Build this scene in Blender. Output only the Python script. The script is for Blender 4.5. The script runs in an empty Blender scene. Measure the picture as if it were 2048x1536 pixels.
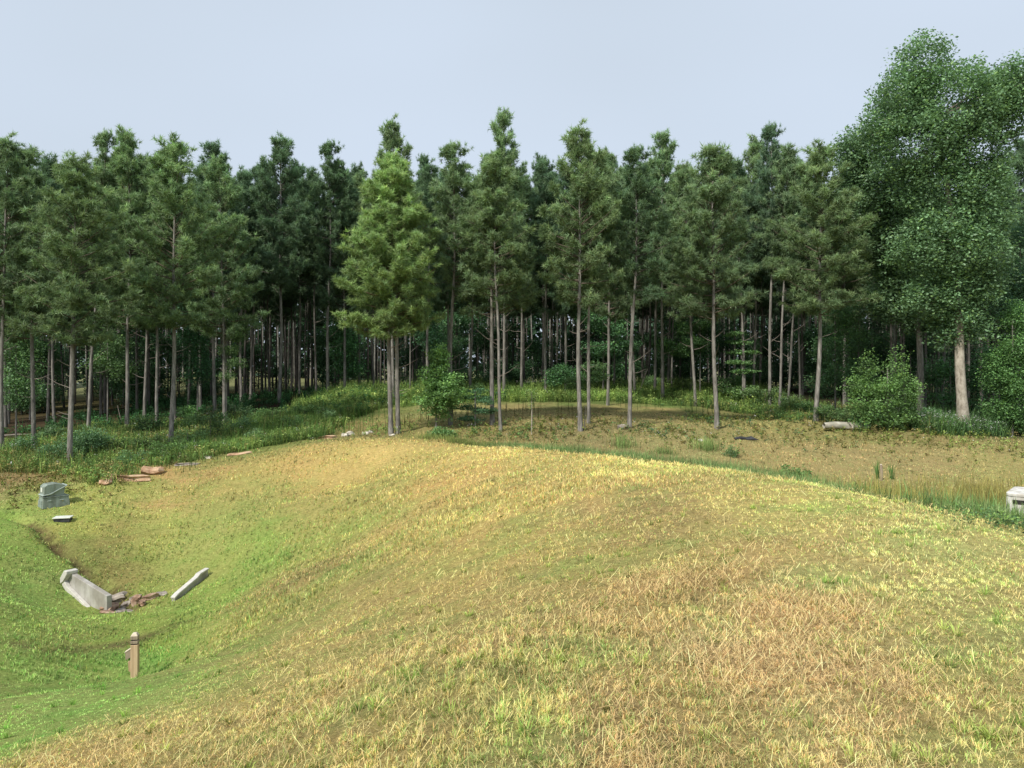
import bpy, math, random
import numpy as np
R = np.random.default_rng(11)
random.seed(5)
SC = bpy.context.scene
COL = SC.collection
F = 1538.0; CX = 1024.0; HY = 735.0; EYE = 1.65

# ------------------------------------------------------------------ noise
_grids = {}
def vnoise(x, y, scale, seed=0):
    """smooth value noise in -1..1"""
    if seed not in _grids:
        _grids[seed] = np.random.default_rng(100+seed).uniform(-1, 1, (256, 256))
    g = _grids[seed]
    u = np.asarray(x, float)/scale; v = np.asarray(y, float)/scale
    i = np.floor(u).astype(int); j = np.floor(v).astype(int)
    a = u-i; b = v-j
    a = a*a*(3-2*a); b = b*b*(3-2*b)
    i0 = i & 255; i1 = (i+1) & 255; j0 = j & 255; j1 = (j+1) & 255
    return (g[i0, j0]*(1-a)+g[i1, j0]*a)*(1-b)+(g[i0, j1]*(1-a)+g[i1, j1]*a)*b
def fbm(x, y, scale, seed=0, octv=3):
    t = 0; amp = 1; tot = 0
    for k in range(octv):
        t = t+amp*vnoise(x, y, scale/(2**k), seed+k*7); tot += amp; amp *= .55
    return t/tot

# ------------------------------------------------------------------ terrain
def P(px, py, Y): return ((px-CX)/F*Y, Y, EYE-(py-HY)/F*Y)
CT = [(0,0,0),(0,3,.0),(2,5,0),(4.5,5,-.02),(-1,2,-.03),(0,-8,0),(0,-20,0),(5,0,-.05),(9,0,-1.3),(14,2,-2.3),(30,0,-2.4),(9,-15,-1.2),(-3,0,-.75),(-8,0,-2.4),
      (-16,0,-2.9),(-30,0,-2.9),(-8,-15,-2.4),(-30,-20,-2.6),(30,-20,-2.2)]
CT += [P(*a) for a in [
 (2048,1065,8),(1800,1008,10),(1600,966,13),(1400,938,16),(1200,914,20),(1000,897,25),(800,884,30),(650,886,32),(500,910,32),(300,950,28),(200,975,26),
 (500,1050,22),(700,960,26),(700,1100,16),(900,1000,17),(1100,1000,12.5),(1300,1000,11),(1024,1300,4.6),
 (0,1536,5.2),(0,1490,6.2),(268,1368,12.5),(0,1400,9),(0,1300,13),(0,1200,16.5),(0,1100,20),(0,1000,25),(105,1013,24.3),(125,1040,23),(250,1210,18.4),(200,1300,14.5),(230,1250,16.5),(170,1227,18.1),(212,1226,18.1),(104,1174,19.0),
 (200,1160,20.2),(300,1165,20.2),(120,1090,21.5),(300,1100,22),(425,1150,19.8),(347,1207,18.4),(410,1175,18.9),(110,1215,18.2),
 (512,1200,14),(600,1400,5.2),(300,1500,4.8),(400,1350,8.4),(300,960,27.5),(750,895,28),(850,940,23),
 (2000,940,29),(1600,900,33),(1600,870,38),(1925,864,39),(1300,856,38),(1160,862,37),(1300,820,48),(1300,808,52),(1000,805,50),(1000,778,62),(790,868,36.5),(900,850,38),
 (343,890,36),(140,935,31),(5,903,36),(0,870,45),(560,803,55),(252,862,44),(430,836,48),(0,810,80),(500,780,85),(1500,782,60),(2048,862,43),(2048,800,75),
 (1325,781,60),(1633,842,40),(1500,835,47),(650,795,55),(1000,769,110),(200,770,110),(1800,770,110)]]
CT += [(9,13.5,-1.75),(13,18,-2.3),(10,20,-2.25),(7,24,-2.1),(4,28,-1.95),(0.5,31.5,-1.8),(18,22,-2.3),(25,25,-2.2),(35,40,-2.0),(60,40,-2),(-30,30,-2.5),(-60,40,-2.6),
       (-60,110,-1.2),(60,110,-1.2),(-60,-20,-2.6),(60,-20,-2.2),(0,160,-.9),(-90,160,-.9),(90,160,-.9),(11.5,15,-2.1)]
CT = np.array(CT, float)
def _phi(r2): return 0.5*r2*np.log(r2+1e-9)
def _tps(P3, lam=.08):
    n = len(P3); d = ((P3[:, None, :2]-P3[None, :, :2])**2).sum(-1)
    K = _phi(d)+lam*np.eye(n)
    Q = np.c_[np.ones(n), P3[:, :2]]
    A = np.zeros((n+3, n+3)); A[:n, :n] = K; A[:n, n:] = Q; A[n:, :n] = Q.T
    return np.linalg.solve(A, np.r_[P3[:, 2], 0, 0, 0])
_W = _tps(CT)
def hz(x, y, micro=True):
    x = np.atleast_1d(np.asarray(x, float)); y = np.atleast_1d(np.asarray(y, float))
    xs = np.clip(x, -75, 75); ys = np.clip(y, -22, 150)
    out = np.empty(x.shape); fx = xs.ravel(); fy = ys.ravel(); o = out.ravel()
    for s in range(0, len(fx), 40000):
        a = fx[s:s+40000]; b = fy[s:s+40000]
        d = (a[:, None]-CT[None, :, 0])**2+(b[:, None]-CT[None, :, 1])**2
        o[s:s+40000] = _phi(d)@_W[:-3]+_W[-3]+_W[-2]*a+_W[-1]*b
    out = o.reshape(x.shape)
    if micro:
        # lumps in the turf, an erosion gully running down to the outlet
        out = out+.03*fbm(x, y, 1.3, 3)+.030*fbm(x, y, .32, 5, 2)*np.clip(y/8, .4, 1)
        gx = np.interp(y, GY, GX); d = np.abs(x-gx-.12*vnoise(x, y, .7, 9))
        out = out-.22*np.exp(-(d/.33)**2)*((y > 18.0) & (y < 23.3))
    return out
_ga = [P(250,1205,18.2), P(215,1165,20), P(165,1135,20.7), P(120,1095,21.4), P(70,1065,22.5), P(0,1050,23.4)]
GX = np.array([a[0] for a in _ga]); GY = np.array([a[1] for a in _ga])
_YS = np.exp(np.linspace(math.log(2.2), math.log(140), 900))
def ray(px, py):
    """where the line of sight through a point of the photo meets the terrain"""
    x = (px-CX)/F*_YS; z = EYE-(py-HY)/F*_YS
    below = np.nonzero(z < hz(x, _YS, False))[0]
    i = below[0] if len(below) else len(_YS)-1
    return float(x[i]), float(_YS[i])
def ground(x, y): return float(hz([x], [y])[0])
def scr(x, y, z): return CX+F*x/y, HY-(z-EYE)/y*F

# ------------------------------------------------------------------ helpers
class MB:
    def __init__(s): s.V = []; s.Fc = []; s.C = []; s.n = 0
    def add(s, v, f, mat=0, col=(1, 1, 1), smooth=False):
        v = np.asarray(v, float).reshape(-1, 3); f = np.asarray(f, int)
        c = np.empty((len(v), 3)); c[:] = col
        s.V.append(v); s.C.append(c); s.Fc.append((f+s.n, mat, smooth)); s.n += len(v)
    def tube(s, pts, rad, seg=8, mat=0, col=(1, 1, 1), smooth=True, cap=True, wob=0):
        pts = np.asarray(pts, float); n = len(pts); rad = np.broadcast_to(np.asarray(rad, float), (n,))
        t = np.gradient(pts, axis=0); t /= np.linalg.norm(t, axis=1)[:, None]+1e-9
        ref = np.array([0, 0, 1.]) if abs(t[0][2]) < .8 else np.array([1., 0, 0])
        a = np.cross(t, ref); a /= np.linalg.norm(a, axis=1)[:, None]+1e-9
        b = np.cross(t, a); th = np.arange(seg)/seg*2*math.pi
        rr = rad[:, None]*(1+wob*R.uniform(-1, 1, (n, seg))) if wob else rad[:, None]*np.ones((1, seg))
        v = pts[:, None]+rr[..., None]*(np.cos(th)[None, :, None]*a[:, None]+np.sin(th)[None, :, None]*b[:, None])
        f = []
        for i in range(n-1):
            for k in range(seg):
                k2 = (k+1) % seg; f.append((i*seg+k, i*seg+k2, (i+1)*seg+k2, (i+1)*seg+k))
        s.add(v.reshape(-1, 3), f, mat, col, smooth)
        if cap:
            c = pts[-1]; base = s.n-seg; ring = s.V[-1][-seg:]
            s.add(np.vstack([ring, c]), [(k, (k+1) % seg, seg) for k in range(seg)], mat, col, False)
    def build(s, name, mats, parent=None, loc=None):
        me = bpy.data.meshes.new(name)
        V = np.vstack(s.V); C = np.vstack(s.C)
        me.vertices.add(len(V)); me.vertices.foreach_set('co', V.ravel().astype('f'))
        li = []; ls = []; mi = []; sm = []; off = 0
        for f, m, q in s.Fc:
            k = f.shape[1]; li.append(f.ravel()); ls.append(off+np.arange(len(f))*k); off += f.size
            mi.append(np.full(len(f), m)); sm.append(np.full(len(f), q))
        li = np.concatenate(li); ls = np.concatenate(ls)
        me.loops.add(len(li)); me.loops.foreach_set('vertex_index', li.astype('i'))
        me.polygons.add(len(ls)); me.polygons.foreach_set('loop_start', ls.astype('i'))
        me.update(calc_edges=True)
        me.polygons.foreach_set('material_index', np.concatenate(mi).astype('i'))
        me.polygons.foreach_set('use_smooth', np.concatenate(sm).astype(bool))
        at = me.color_attributes.new('tint', 'FLOAT_COLOR', 'POINT')
        at.data.foreach_set('color', np.c_[C, np.ones(len(C))].ravel().astype('f'))
        for m in (mats if isinstance(mats, (list, tuple)) else [mats]): me.materials.append(m)
        o = bpy.data.objects.new(name, me); COL.objects.link(o)
        if parent: o.parent = parent
        if loc is not None: o.location = loc
        return o
def tag(o, label=None, cat=None, group=None, kind=None):
    if label: o['label'] = label
    if cat: o['category'] = cat
    if group: o['group'] = group
    if kind: o['kind'] = kind
    return o
def thing(name, label, cat, loc, rz=0, group=None):
    o = bpy.data.objects.new(name, None); COL.objects.link(o); o.location = loc; o.rotation_euler = (0, 0, rz)
    o.empty_display_size = .2
    return tag(o, label, cat, group)
def dup(root, loc, rot, scale, label, group=None, color=None):
    r = root.copy(); COL.objects.link(r); r.location = loc; r.rotation_euler = rot; r.scale = scale
    r['label'] = label
    if group: r['group'] = group
    elif 'group' in r: del r['group']
    for ch in root.children:
        c = ch.copy(); COL.objects.link(c); c.parent = r
        if color is not None: c.color = (*color, 1)
    return r
def bm_box(mb, x0, x1, y0, y1, z0, z1, mat=0, taper=0, bev=.0, col=(1, 1, 1)):
    """box with chamfered edges; taper draws the top in"""
    import bmesh
    bm = bmesh.new(); bmesh.ops.create_cube(bm, size=1)
    for v in bm.verts:
        top = v.co.z > 0; t = taper if top else 0
        v.co.x = (x0+t if v.co.x < 0 else x1-t); v.co.y = (y0+t if v.co.y < 0 else y1-t); v.co.z = z1 if top else z0
    if bev: bmesh.ops.bevel(bm, geom=bm.edges[:], offset=bev, segments=2, affect='EDGES', profile=.5)
    bm.verts.ensure_lookup_table(); V = [v.co[:] for v in bm.verts]
    by = {}
    for f in bm.faces: by.setdefault(len(f.verts), []).append([v.index for v in f.verts])
    bm.verts.index_update()
    first = True; base = mb.n
    mb.V.append(np.array(V)); c = np.empty((len(V), 3)); c[:] = col; mb.C.append(c); mb.n += len(V)
    for k, fs in by.items(): mb.Fc.append((np.array(fs)+base, mat, False))
    bm.free()
def bm_poly(mb, poly, d0, d1, to, mat=0, bev=.01, col=(1, 1, 1)):
    """extrude a 2D outline (u,w) between depths d0,d1; to(u,d,w)->xyz"""
    import bmesh
    bm = bmesh.new(); n = len(poly)
    a = [bm.verts.new(to(u, d0, w)) for u, w in poly]; b = [bm.verts.new(to(u, d1, w)) for u, w in poly]
    bm.faces.new(a); bm.faces.new(b[::-1])
    for i in range(n): bm.faces.new((a[i], b[i], b[(i+1) % n], a[(i+1) % n]))
    bmesh.ops.recalc_face_normals(bm, faces=bm.faces[:])
    if bev: bmesh.ops.bevel(bm, geom=bm.edges[:], offset=bev, segments=2, affect='EDGES', profile=.5)
    bm.verts.index_update(); V = [v.co[:] for v in bm.verts]; base = mb.n
    by = {}
    for f in bm.faces: by.setdefault(len(f.verts), []).append([v.index for v in f.verts])
    mb.V.append(np.array(V)); c = np.empty((len(V), 3)); c[:] = col; mb.C.append(c); mb.n += len(V)
    for k, fs in by.items(): mb.Fc.append((np.array(fs)+base, mat, False))
    bm.free()
def lin(c):
    c = np.asarray(c, float)/255; return np.where(c < .04045, c/12.92, ((c+.055)/1.055)**2.4)

# ------------------------------------------------------------------ materials
def newmat(name):
    m = bpy.data.materials.new(name); m.use_nodes = True; nt = m.node_tree; nt.nodes.clear()
    out = nt.nodes.new('ShaderNodeOutputMaterial'); return m, nt, out
def N(nt, t, **k):
    n = nt.nodes.new(t)
    for a, b in k.items(): setattr(n, a, b)
    return n
def mixc(nt, bt, f, a, b):
    m = N(nt, 'ShaderNodeMix', data_type='RGBA', blend_type=bt)
    for sock, v in ((0, f), (6, a), (7, b)):
        if hasattr(v, 'links') or isinstance(v, bpy.types.NodeSocket): nt.links.new(v, m.inputs[sock])
        else: m.inputs[sock].default_value = v if sock == 0 else (*v, 1)
    return m.outputs[2]
def foliage(name, base, trans=.3, spec=.25, rough=.55, objvar=.25, yell=(1.25, 1.15, .7)):
    m, nt, out = newmat(name); L = nt.links.new
    at = N(nt, 'ShaderNodeAttribute', attribute_name='tint'); oi = N(nt, 'ShaderNodeObjectInfo')
    c = mixc(nt, 'MULTIPLY', 1.0, at.outputs['Color'], base)
    c = mixc(nt, 'MULTIPLY', 1.0, c, oi.outputs['Color'])
    rf = N(nt, 'ShaderNodeMath', operation='MULTIPLY'); L(oi.outputs['Random'], rf.inputs[0]); rf.inputs[1].default_value = objvar
    c2 = mixc(nt, 'MULTIPLY', 1.0, c, yell)
    c = mixc(nt, 'MIX', rf.outputs[0], c, c2)
    pb = N(nt, 'ShaderNodeBsdfPrincipled'); L(c, pb.inputs['Base Color']); pb.inputs['Roughness'].default_value = rough
    pb.inputs['Specular IOR Level'].default_value = spec
    tr = N(nt, 'ShaderNodeBsdfTranslucent'); L(mixc(nt, 'MULTIPLY', 1.0, c, (1.05, 1.08, .8)), tr.inputs[0])
    mx = N(nt, 'ShaderNodeMixShader'); mx.inputs[0].default_value = trans
    L(pb.outputs[0], mx.inputs[1]); L(tr.outputs[0], mx.inputs[2]); L(mx.outputs[0], out.inputs[0]); return m
def solid(name, c1, c2, scale=8, rough=.85, stretch=(1, 1, 1), bump=.3, detail=5, c3=None, spec=.3, obj=True, streak=None):
    """two-tone weathered surface with bump"""
    m, nt, out = newmat(name); L = nt.links.new
    tc = N(nt, 'ShaderNodeTexCoord'); mp = N(nt, 'ShaderNodeMapping'); mp.inputs['Scale'].default_value = stretch
    L(tc.outputs['Object'], mp.inputs[0])
    no = N(nt, 'ShaderNodeTexNoise'); no.inputs['Scale'].default_value = scale; no.inputs['Detail'].default_value = detail; no.inputs['Roughness'].default_value = .65
    L(mp.outputs[0], no.inputs['Vector'])
    cr = N(nt, 'ShaderNodeValToRGB'); cr.color_ramp.elements[0].position = .35; cr.color_ramp.elements[1].position = .65
    cr.color_ramp.elements[0].color = (*c1, 1); cr.color_ramp.elements[1].color = (*c2, 1)
    if c3: e = cr.color_ramp.elements.new(.5); e.color = (*c3, 1)
    L(no.outputs[0], cr.inputs[0]); c = cr.outputs[0]
    if streak:
        n2 = N(nt, 'ShaderNodeTexNoise'); n2.inputs['Scale'].default_value = 1; n2.inputs['Detail'].default_value = 4
        m2 = N(nt, 'ShaderNodeMapping'); m2.inputs['Scale'].default_value = streak; L(tc.outputs['Object'], m2.inputs[0]); L(m2.outputs[0], n2.inputs['Vector'])
        r2 = N(nt, 'ShaderNodeValToRGB'); r2.color_ramp.elements[0].position = .42; r2.color_ramp.elements[1].position = .6
        r2.color_ramp.elements[0].color = (.6, .57, .52, 1); r2.color_ramp.elements[1].color = (1, 1, 1, 1)
        L(n2.outputs[0], r2.inputs[0]); c = mixc(nt, 'MULTIPLY', .8, c, r2.outputs[0])
    oi = N(nt, 'ShaderNodeObjectInfo')
    c = mixc(nt, 'MULTIPLY', 1.0, c, oi.outputs['Color'])
    pb = N(nt, 'ShaderNodeBsdfPrincipled'); L(c, pb.inputs['Base Color']); pb.inputs['Roughness'].default_value = rough
    pb.inputs['Specular IOR Level'].default_value = spec
    bu = N(nt, 'ShaderNodeBump'); bu.inputs['Strength'].default_value = bump; bu.inputs['Distance'].default_value = .02
    L(no.outputs[0], bu.inputs['Height']); L(bu.outputs[0], pb.inputs['Normal']); L(pb.outputs[0], out.inputs[0]); return m

M = {}
M['needles'] = foliage('pine_needles', (.172, .262, .155), trans=.30, rough=.5)
M['leaves'] = foliage('broad_leaves', (.145, .235, .135), trans=.32, spec=.35, rough=.42)
M['grass'] = foliage('grass_blades', (1, 1, 1), trans=.25, objvar=0, spec=.2)
M['weeds'] = foliage('weed_leaves', (1, 1, 1), trans=.28, objvar=0, spec=.2)
M['bark'] = solid('pine_bark', (.11, .103, .092), (.31, .292, .262), scale=9, stretch=(1, 1, .22), bump=.9, c3=(.19, .176, .155))
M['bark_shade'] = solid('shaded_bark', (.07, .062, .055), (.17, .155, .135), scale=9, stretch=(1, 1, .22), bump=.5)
M['paleb'] = solid('pale_bark', (.22, .19, .15), (.46, .42, .35), scale=7, stretch=(1, 1, .5), bump=.5, c3=(.36, .32, .26))
M['twig'] = solid('dead_branch', (.16, .13, .11), (.30, .26, .22), scale=12, bump=.3)
M['branch'] = solid('live_branch', (.06, .05, .04), (.13, .11, .09), scale=12, bump=.3)
M['concrete'] = solid('weathered_concrete', (.36, .345, .32), (.46, .445, .41), scale=5, bump=.2, streak=(2.5, 2.5, 1.2))
M['concrete_lip'] = solid('sunlit_concrete', (.44, .42, .38), (.58, .56, .51), scale=9, bump=.25)  # paler concrete: sunlit look of the wall rims and cap painted in
M['whitecon'] = solid('whitewashed_concrete', (.55, .54, .50), (.76, .75, .71), scale=7, bump=.2, streak=(6, 6, .8))
M['dark'] = solid('dark_recess', (.012, .012, .011), (.03, .028, .025), scale=6, bump=.1)
M['green_plastic'] = solid('grey_green_plastic', (.215, .265, .225), (.28, .33, .285), scale=5, rough=.55, bump=.08, streak=(6, 6, 1.2))
M['light_plastic'] = solid('faded_plastic', (.30, .36, .33), (.42, .47, .43), scale=7, rough=.5, bump=.05)
M['label_plate'] = solid('pale_plate', (.55, .57, .50), (.72, .73, .66), scale=12, rough=.5, bump=.05)
M['wood'] = solid('treated_wood', (.38, .26, .155), (.62, .47, .30), scale=14, stretch=(1, 1, .08), bump=.4, c3=(.50, .355, .22))
M['woodgrey'] = solid('weathered_wood', (.22, .17, .12), (.44, .36, .27), scale=14, stretch=(1, 1, .1), bump=.4)
M['woodpale'] = solid('bleached_end_grain', (.50, .42, .31), (.66, .58, .46), scale=18, bump=.2)
M['rock_orange'] = solid('clay_rock', (.28, .16, .09), (.58, .42, .27), scale=4, bump=.7, c3=(.44, .28, .17))
M['rock_grey'] = solid('grey_rock', (.17, .14, .12), (.42, .37, .31), scale=4, bump=.7)
M['riprap'] = solid('brown_rubble', (.16, .10, .07), (.46, .34, .24), scale=4, bump=.7, c3=(.30, .19, .13))
M['rock_pale'] = solid('pale_rock', (.45, .40, .32), (.70, .65, .55), scale=5, bump=.5)
M['lichen'] = solid('lichen_bark', (.22, .24, .18), (.50, .50, .42), scale=5, stretch=(.4, 1, 1), bump=.6, c3=(.34, .31, .25))
M['debris'] = solid('dark_rubber', (.02, .022, .025), (.06, .062, .066), scale=6, bump=.3)

# ground colours, sampled over the site and spread by weighting
GS = [(100,1536,195,175,105),(500,1500,190,172,103),(1000,1450,178,165,98),(1300,1450,185,158,108),(1500,1350,208,178,122),(1650,1450,200,176,118),(1500,1220,208,175,118),(1300,1200,190,170,102),(1400,1400,182,170,100),(1100,1380,180,172,100),(1560,1500,186,172,104),
(1900,1450,186,176,104),(1950,1250,196,188,112),(1800,1100,202,194,118),(1500,1000,202,194,110),(1300,930,206,190,110),(1000,900,212,190,112),(780,886,207,185,110),(600,915,200,175,105),
(900,960,197,170,102),(700,950,190,172,100),(500,960,180,168,96),(350,965,197,165,105),(500,1010,162,166,90),(650,1020,172,164,92),(800,1050,188,172,100),(1000,1050,192,175,100),
(1200,1000,196,175,105),(1330,1020,170,155,95),(1200,1100,182,174,98),(900,1200,186,172,100),(700,1250,184,172,100),(1000,1300,184,168,100),(600,1130,160,166,86),(550,1100,132,165,75),
(420,1200,138,167,75),(350,1270,135,162,70),(500,1230,158,164,84),(560,1170,160,140,88),(300,1330,108,162,70),(100,1420,140,180,86),(30,1470,145,180,86),(60,1360,140,172,84),(100,1300,142,166,80),(170,1275,138,152,78),
(50,1200,136,166,82),(100,1100,140,170,80),(50,1060,130,168,75),(60,1020,150,172,85),(200,1030,167,176,85),(300,1000,172,172,92),(230,1100,150,140,80),(260,1125,148,148,78),(380,1080,150,165,84),(330,1040,166,172,90),(200,1130,132,128,70),(300,1150,140,158,76),
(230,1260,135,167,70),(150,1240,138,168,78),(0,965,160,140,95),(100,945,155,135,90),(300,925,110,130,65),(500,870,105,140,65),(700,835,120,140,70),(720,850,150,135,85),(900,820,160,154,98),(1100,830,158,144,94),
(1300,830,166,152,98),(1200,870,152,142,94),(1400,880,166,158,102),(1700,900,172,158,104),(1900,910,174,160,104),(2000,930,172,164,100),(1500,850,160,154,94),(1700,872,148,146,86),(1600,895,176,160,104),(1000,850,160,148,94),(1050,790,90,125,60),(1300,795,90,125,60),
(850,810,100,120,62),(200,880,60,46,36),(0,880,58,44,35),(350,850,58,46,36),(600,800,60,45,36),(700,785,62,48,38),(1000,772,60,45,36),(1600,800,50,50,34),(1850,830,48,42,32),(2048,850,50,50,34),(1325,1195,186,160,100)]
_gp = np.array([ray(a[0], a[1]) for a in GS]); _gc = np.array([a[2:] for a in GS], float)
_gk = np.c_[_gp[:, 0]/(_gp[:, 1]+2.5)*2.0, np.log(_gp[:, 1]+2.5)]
def gcol(x, y):
    """look of the ground cover (0..255) at a place"""
    x = np.asarray(x, float).ravel(); y = np.asarray(y, float).ravel(); out = np.empty((len(x), 3))
    yy = np.maximum(y, 1.0)
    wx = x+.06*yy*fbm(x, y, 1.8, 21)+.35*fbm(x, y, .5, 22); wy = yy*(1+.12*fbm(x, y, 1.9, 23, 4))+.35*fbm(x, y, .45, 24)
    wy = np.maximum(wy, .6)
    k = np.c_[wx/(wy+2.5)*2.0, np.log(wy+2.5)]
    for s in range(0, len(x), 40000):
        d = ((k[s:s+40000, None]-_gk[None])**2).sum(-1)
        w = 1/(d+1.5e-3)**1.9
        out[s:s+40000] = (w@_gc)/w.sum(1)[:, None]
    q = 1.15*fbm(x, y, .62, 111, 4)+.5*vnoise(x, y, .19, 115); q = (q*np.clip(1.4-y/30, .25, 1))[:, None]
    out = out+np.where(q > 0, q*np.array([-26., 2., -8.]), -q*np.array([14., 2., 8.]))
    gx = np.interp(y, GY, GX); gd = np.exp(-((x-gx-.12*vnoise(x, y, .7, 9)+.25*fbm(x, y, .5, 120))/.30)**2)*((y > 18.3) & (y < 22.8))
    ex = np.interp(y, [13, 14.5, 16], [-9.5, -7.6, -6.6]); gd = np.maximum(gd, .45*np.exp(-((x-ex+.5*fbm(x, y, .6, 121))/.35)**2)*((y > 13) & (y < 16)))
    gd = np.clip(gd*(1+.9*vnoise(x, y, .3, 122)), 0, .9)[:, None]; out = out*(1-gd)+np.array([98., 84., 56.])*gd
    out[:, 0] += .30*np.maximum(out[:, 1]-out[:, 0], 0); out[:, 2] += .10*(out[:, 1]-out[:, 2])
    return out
def far_field(y): return np.clip((y-84)/6, 0, 1)
def straw(c): return np.clip((c[:, 0]-c[:, 1]-20)/22, 0, 1)

# ------------------------------------------------------------------ ground sheet
def build_ground():
    def axis(a, b, st, far0, far1, g):
        mid = np.arange(a, b+1e-6, st); up = [b]; s = st
        while up[-1] < far1: s *= g; up.append(up[-1]+s)
        dn = [a]; s = st
        while dn[-1] > far0: s *= g; dn.append(dn[-1]-s)
        return np.r_[np.array(dn[1:])[::-1], mid, np.array(up[1:])]
    xs = axis(-16, 16, .13, -1500, 1500, 1.06); ys = axis(0, 36, .13, -300, 2500, 1.05)
    X, Y = np.meshgrid(xs, ys); Z = hz(X, Y)
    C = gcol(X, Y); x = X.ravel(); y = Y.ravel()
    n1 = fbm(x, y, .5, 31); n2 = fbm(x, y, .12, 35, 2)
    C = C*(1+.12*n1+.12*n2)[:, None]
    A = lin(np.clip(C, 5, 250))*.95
    # bare soil showing between the blades
    soil = np.array([.15, .11, .06]); t = np.clip(.32+.9*n1*.5+.4*n2, 0, .75)[:, None]
    t = t*((y < 40)[:, None]*.42+(y < 12)[:, None]*.35+.1); A = A*(1-t)+soil*t
    ff = far_field(y)[:, None]; A = A*(1-ff)+np.array([.20, .21, .10])*(1+.2*n1[:, None])*ff
    nx = len(xs); i = np.arange((len(ys)-1)*(nx-1)); r = i//(nx-1); c = i % (nx-1); a = r*nx+c
    mb = MB(); mb.add(np.c_[x, y, Z.ravel()], np.c_[a, a+1, a+nx+1, a+nx], 0, A, True)
    m, nt, out = newmat('turf_ground'); L = nt.links.new
    at = N(nt, 'ShaderNodeAttribute', attribute_name='tint'); tc = N(nt, 'ShaderNodeTexCoord')
    no = N(nt, 'ShaderNodeTexNoise'); no.inputs['Scale'].default_value = 14; no.inputs['Detail'].default_value = 8; no.inputs['Roughness'].default_value = .75
    L(tc.outputs['Object'], no.inputs['Vector'])
    cr = N(nt, 'ShaderNodeValToRGB'); cr.color_ramp.elements[0].position = .33; cr.color_ramp.elements[1].position = .68
    cr.color_ramp.elements[0].color = (.5, .47, .42, 1); cr.color_ramp.elements[1].color = (1.25, 1.25, 1.2, 1)
    L(no.outputs[0], cr.inputs[0]); c = mixc(nt, 'MULTIPLY', 1.0, at.outputs['Color'], cr.outputs[0])
    pb = N(nt, 'ShaderNodeBsdfPrincipled'); L(c, pb.inputs['Base Color']); pb.inputs['Roughness'].default_value = .95; pb.inputs['Specular IOR Level'].default_value = .1
    bu = N(nt, 'ShaderNodeBump'); bu.inputs['Strength'].default_value = .9; bu.inputs['Distance'].default_value = .05
    L(no.outputs[0], bu.inputs['Height']); L(bu.outputs[0], pb.inputs['Normal']); L(pb.outputs[0], out.inputs[0])
    tag(mb.build('ground', m), kind='structure', label='grassy embankment, hollow, mown clearing and forest floor')
build_ground()

# ------------------------------------------------------------------ grass
def blades(mb, x, y, h, w, lean, col, z=None, curl=.5, tipcol=1.15, basecol=.66, az=None):
    n = len(x); z = hz(x, y) if z is None else z
    if az is None: az = R.uniform(0, 2*math.pi, n)
    d = np.c_[np.cos(az), np.sin(az)]; fa = az+R.uniform(-1.2, 1.2, n)+math.pi/2; s = np.c_[np.cos(fa), np.sin(fa)]*w[:, None]/2
    b = np.c_[x, y, z-.01]; lean = lean[:, None]
    m = np.c_[b[:, :2]+d*(h[:, None]*lean*.42), b[:, 2]+h*.58*np.sqrt(1-.6*np.minimum(lean[:, 0], 1)**2)]
    t = np.c_[b[:, :2]+d*(h[:, None]*lean*(.95+curl*.1)), b[:, 2]+h*np.sqrt(np.maximum(1-np.minimum(lean[:, 0], .995)**2, .003))]
    s3 = np.c_[s, np.zeros(n)]
    V = np.stack([b-s3, b+s3, m+s3*.8, m-s3*.8, t], 1).reshape(-1, 3)
    Cc = np.stack([col*basecol, col*basecol, col, col, col*tipcol], 1).reshape(-1, 3)  # roots darker, tips lighter: shaded gaps between clumps painted into the blades
    i = np.arange(n)*5; base = mb.n
    mb.V.append(V); mb.C.append(Cc); mb.n += len(V)
    mb.Fc.append((np.c_[i, i+1, i+2, i+3]+base, 0, False)); mb.Fc.append((np.c_[i+3, i+2, i+4]+base, 0, False))
def sample(n, y0, y1, sx=.80, p=1.0):
    y = np.exp(R.uniform(math.log(y0), math.log(y1), n)); x = y*R.uniform(-sx, sx, n); return x, y
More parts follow.
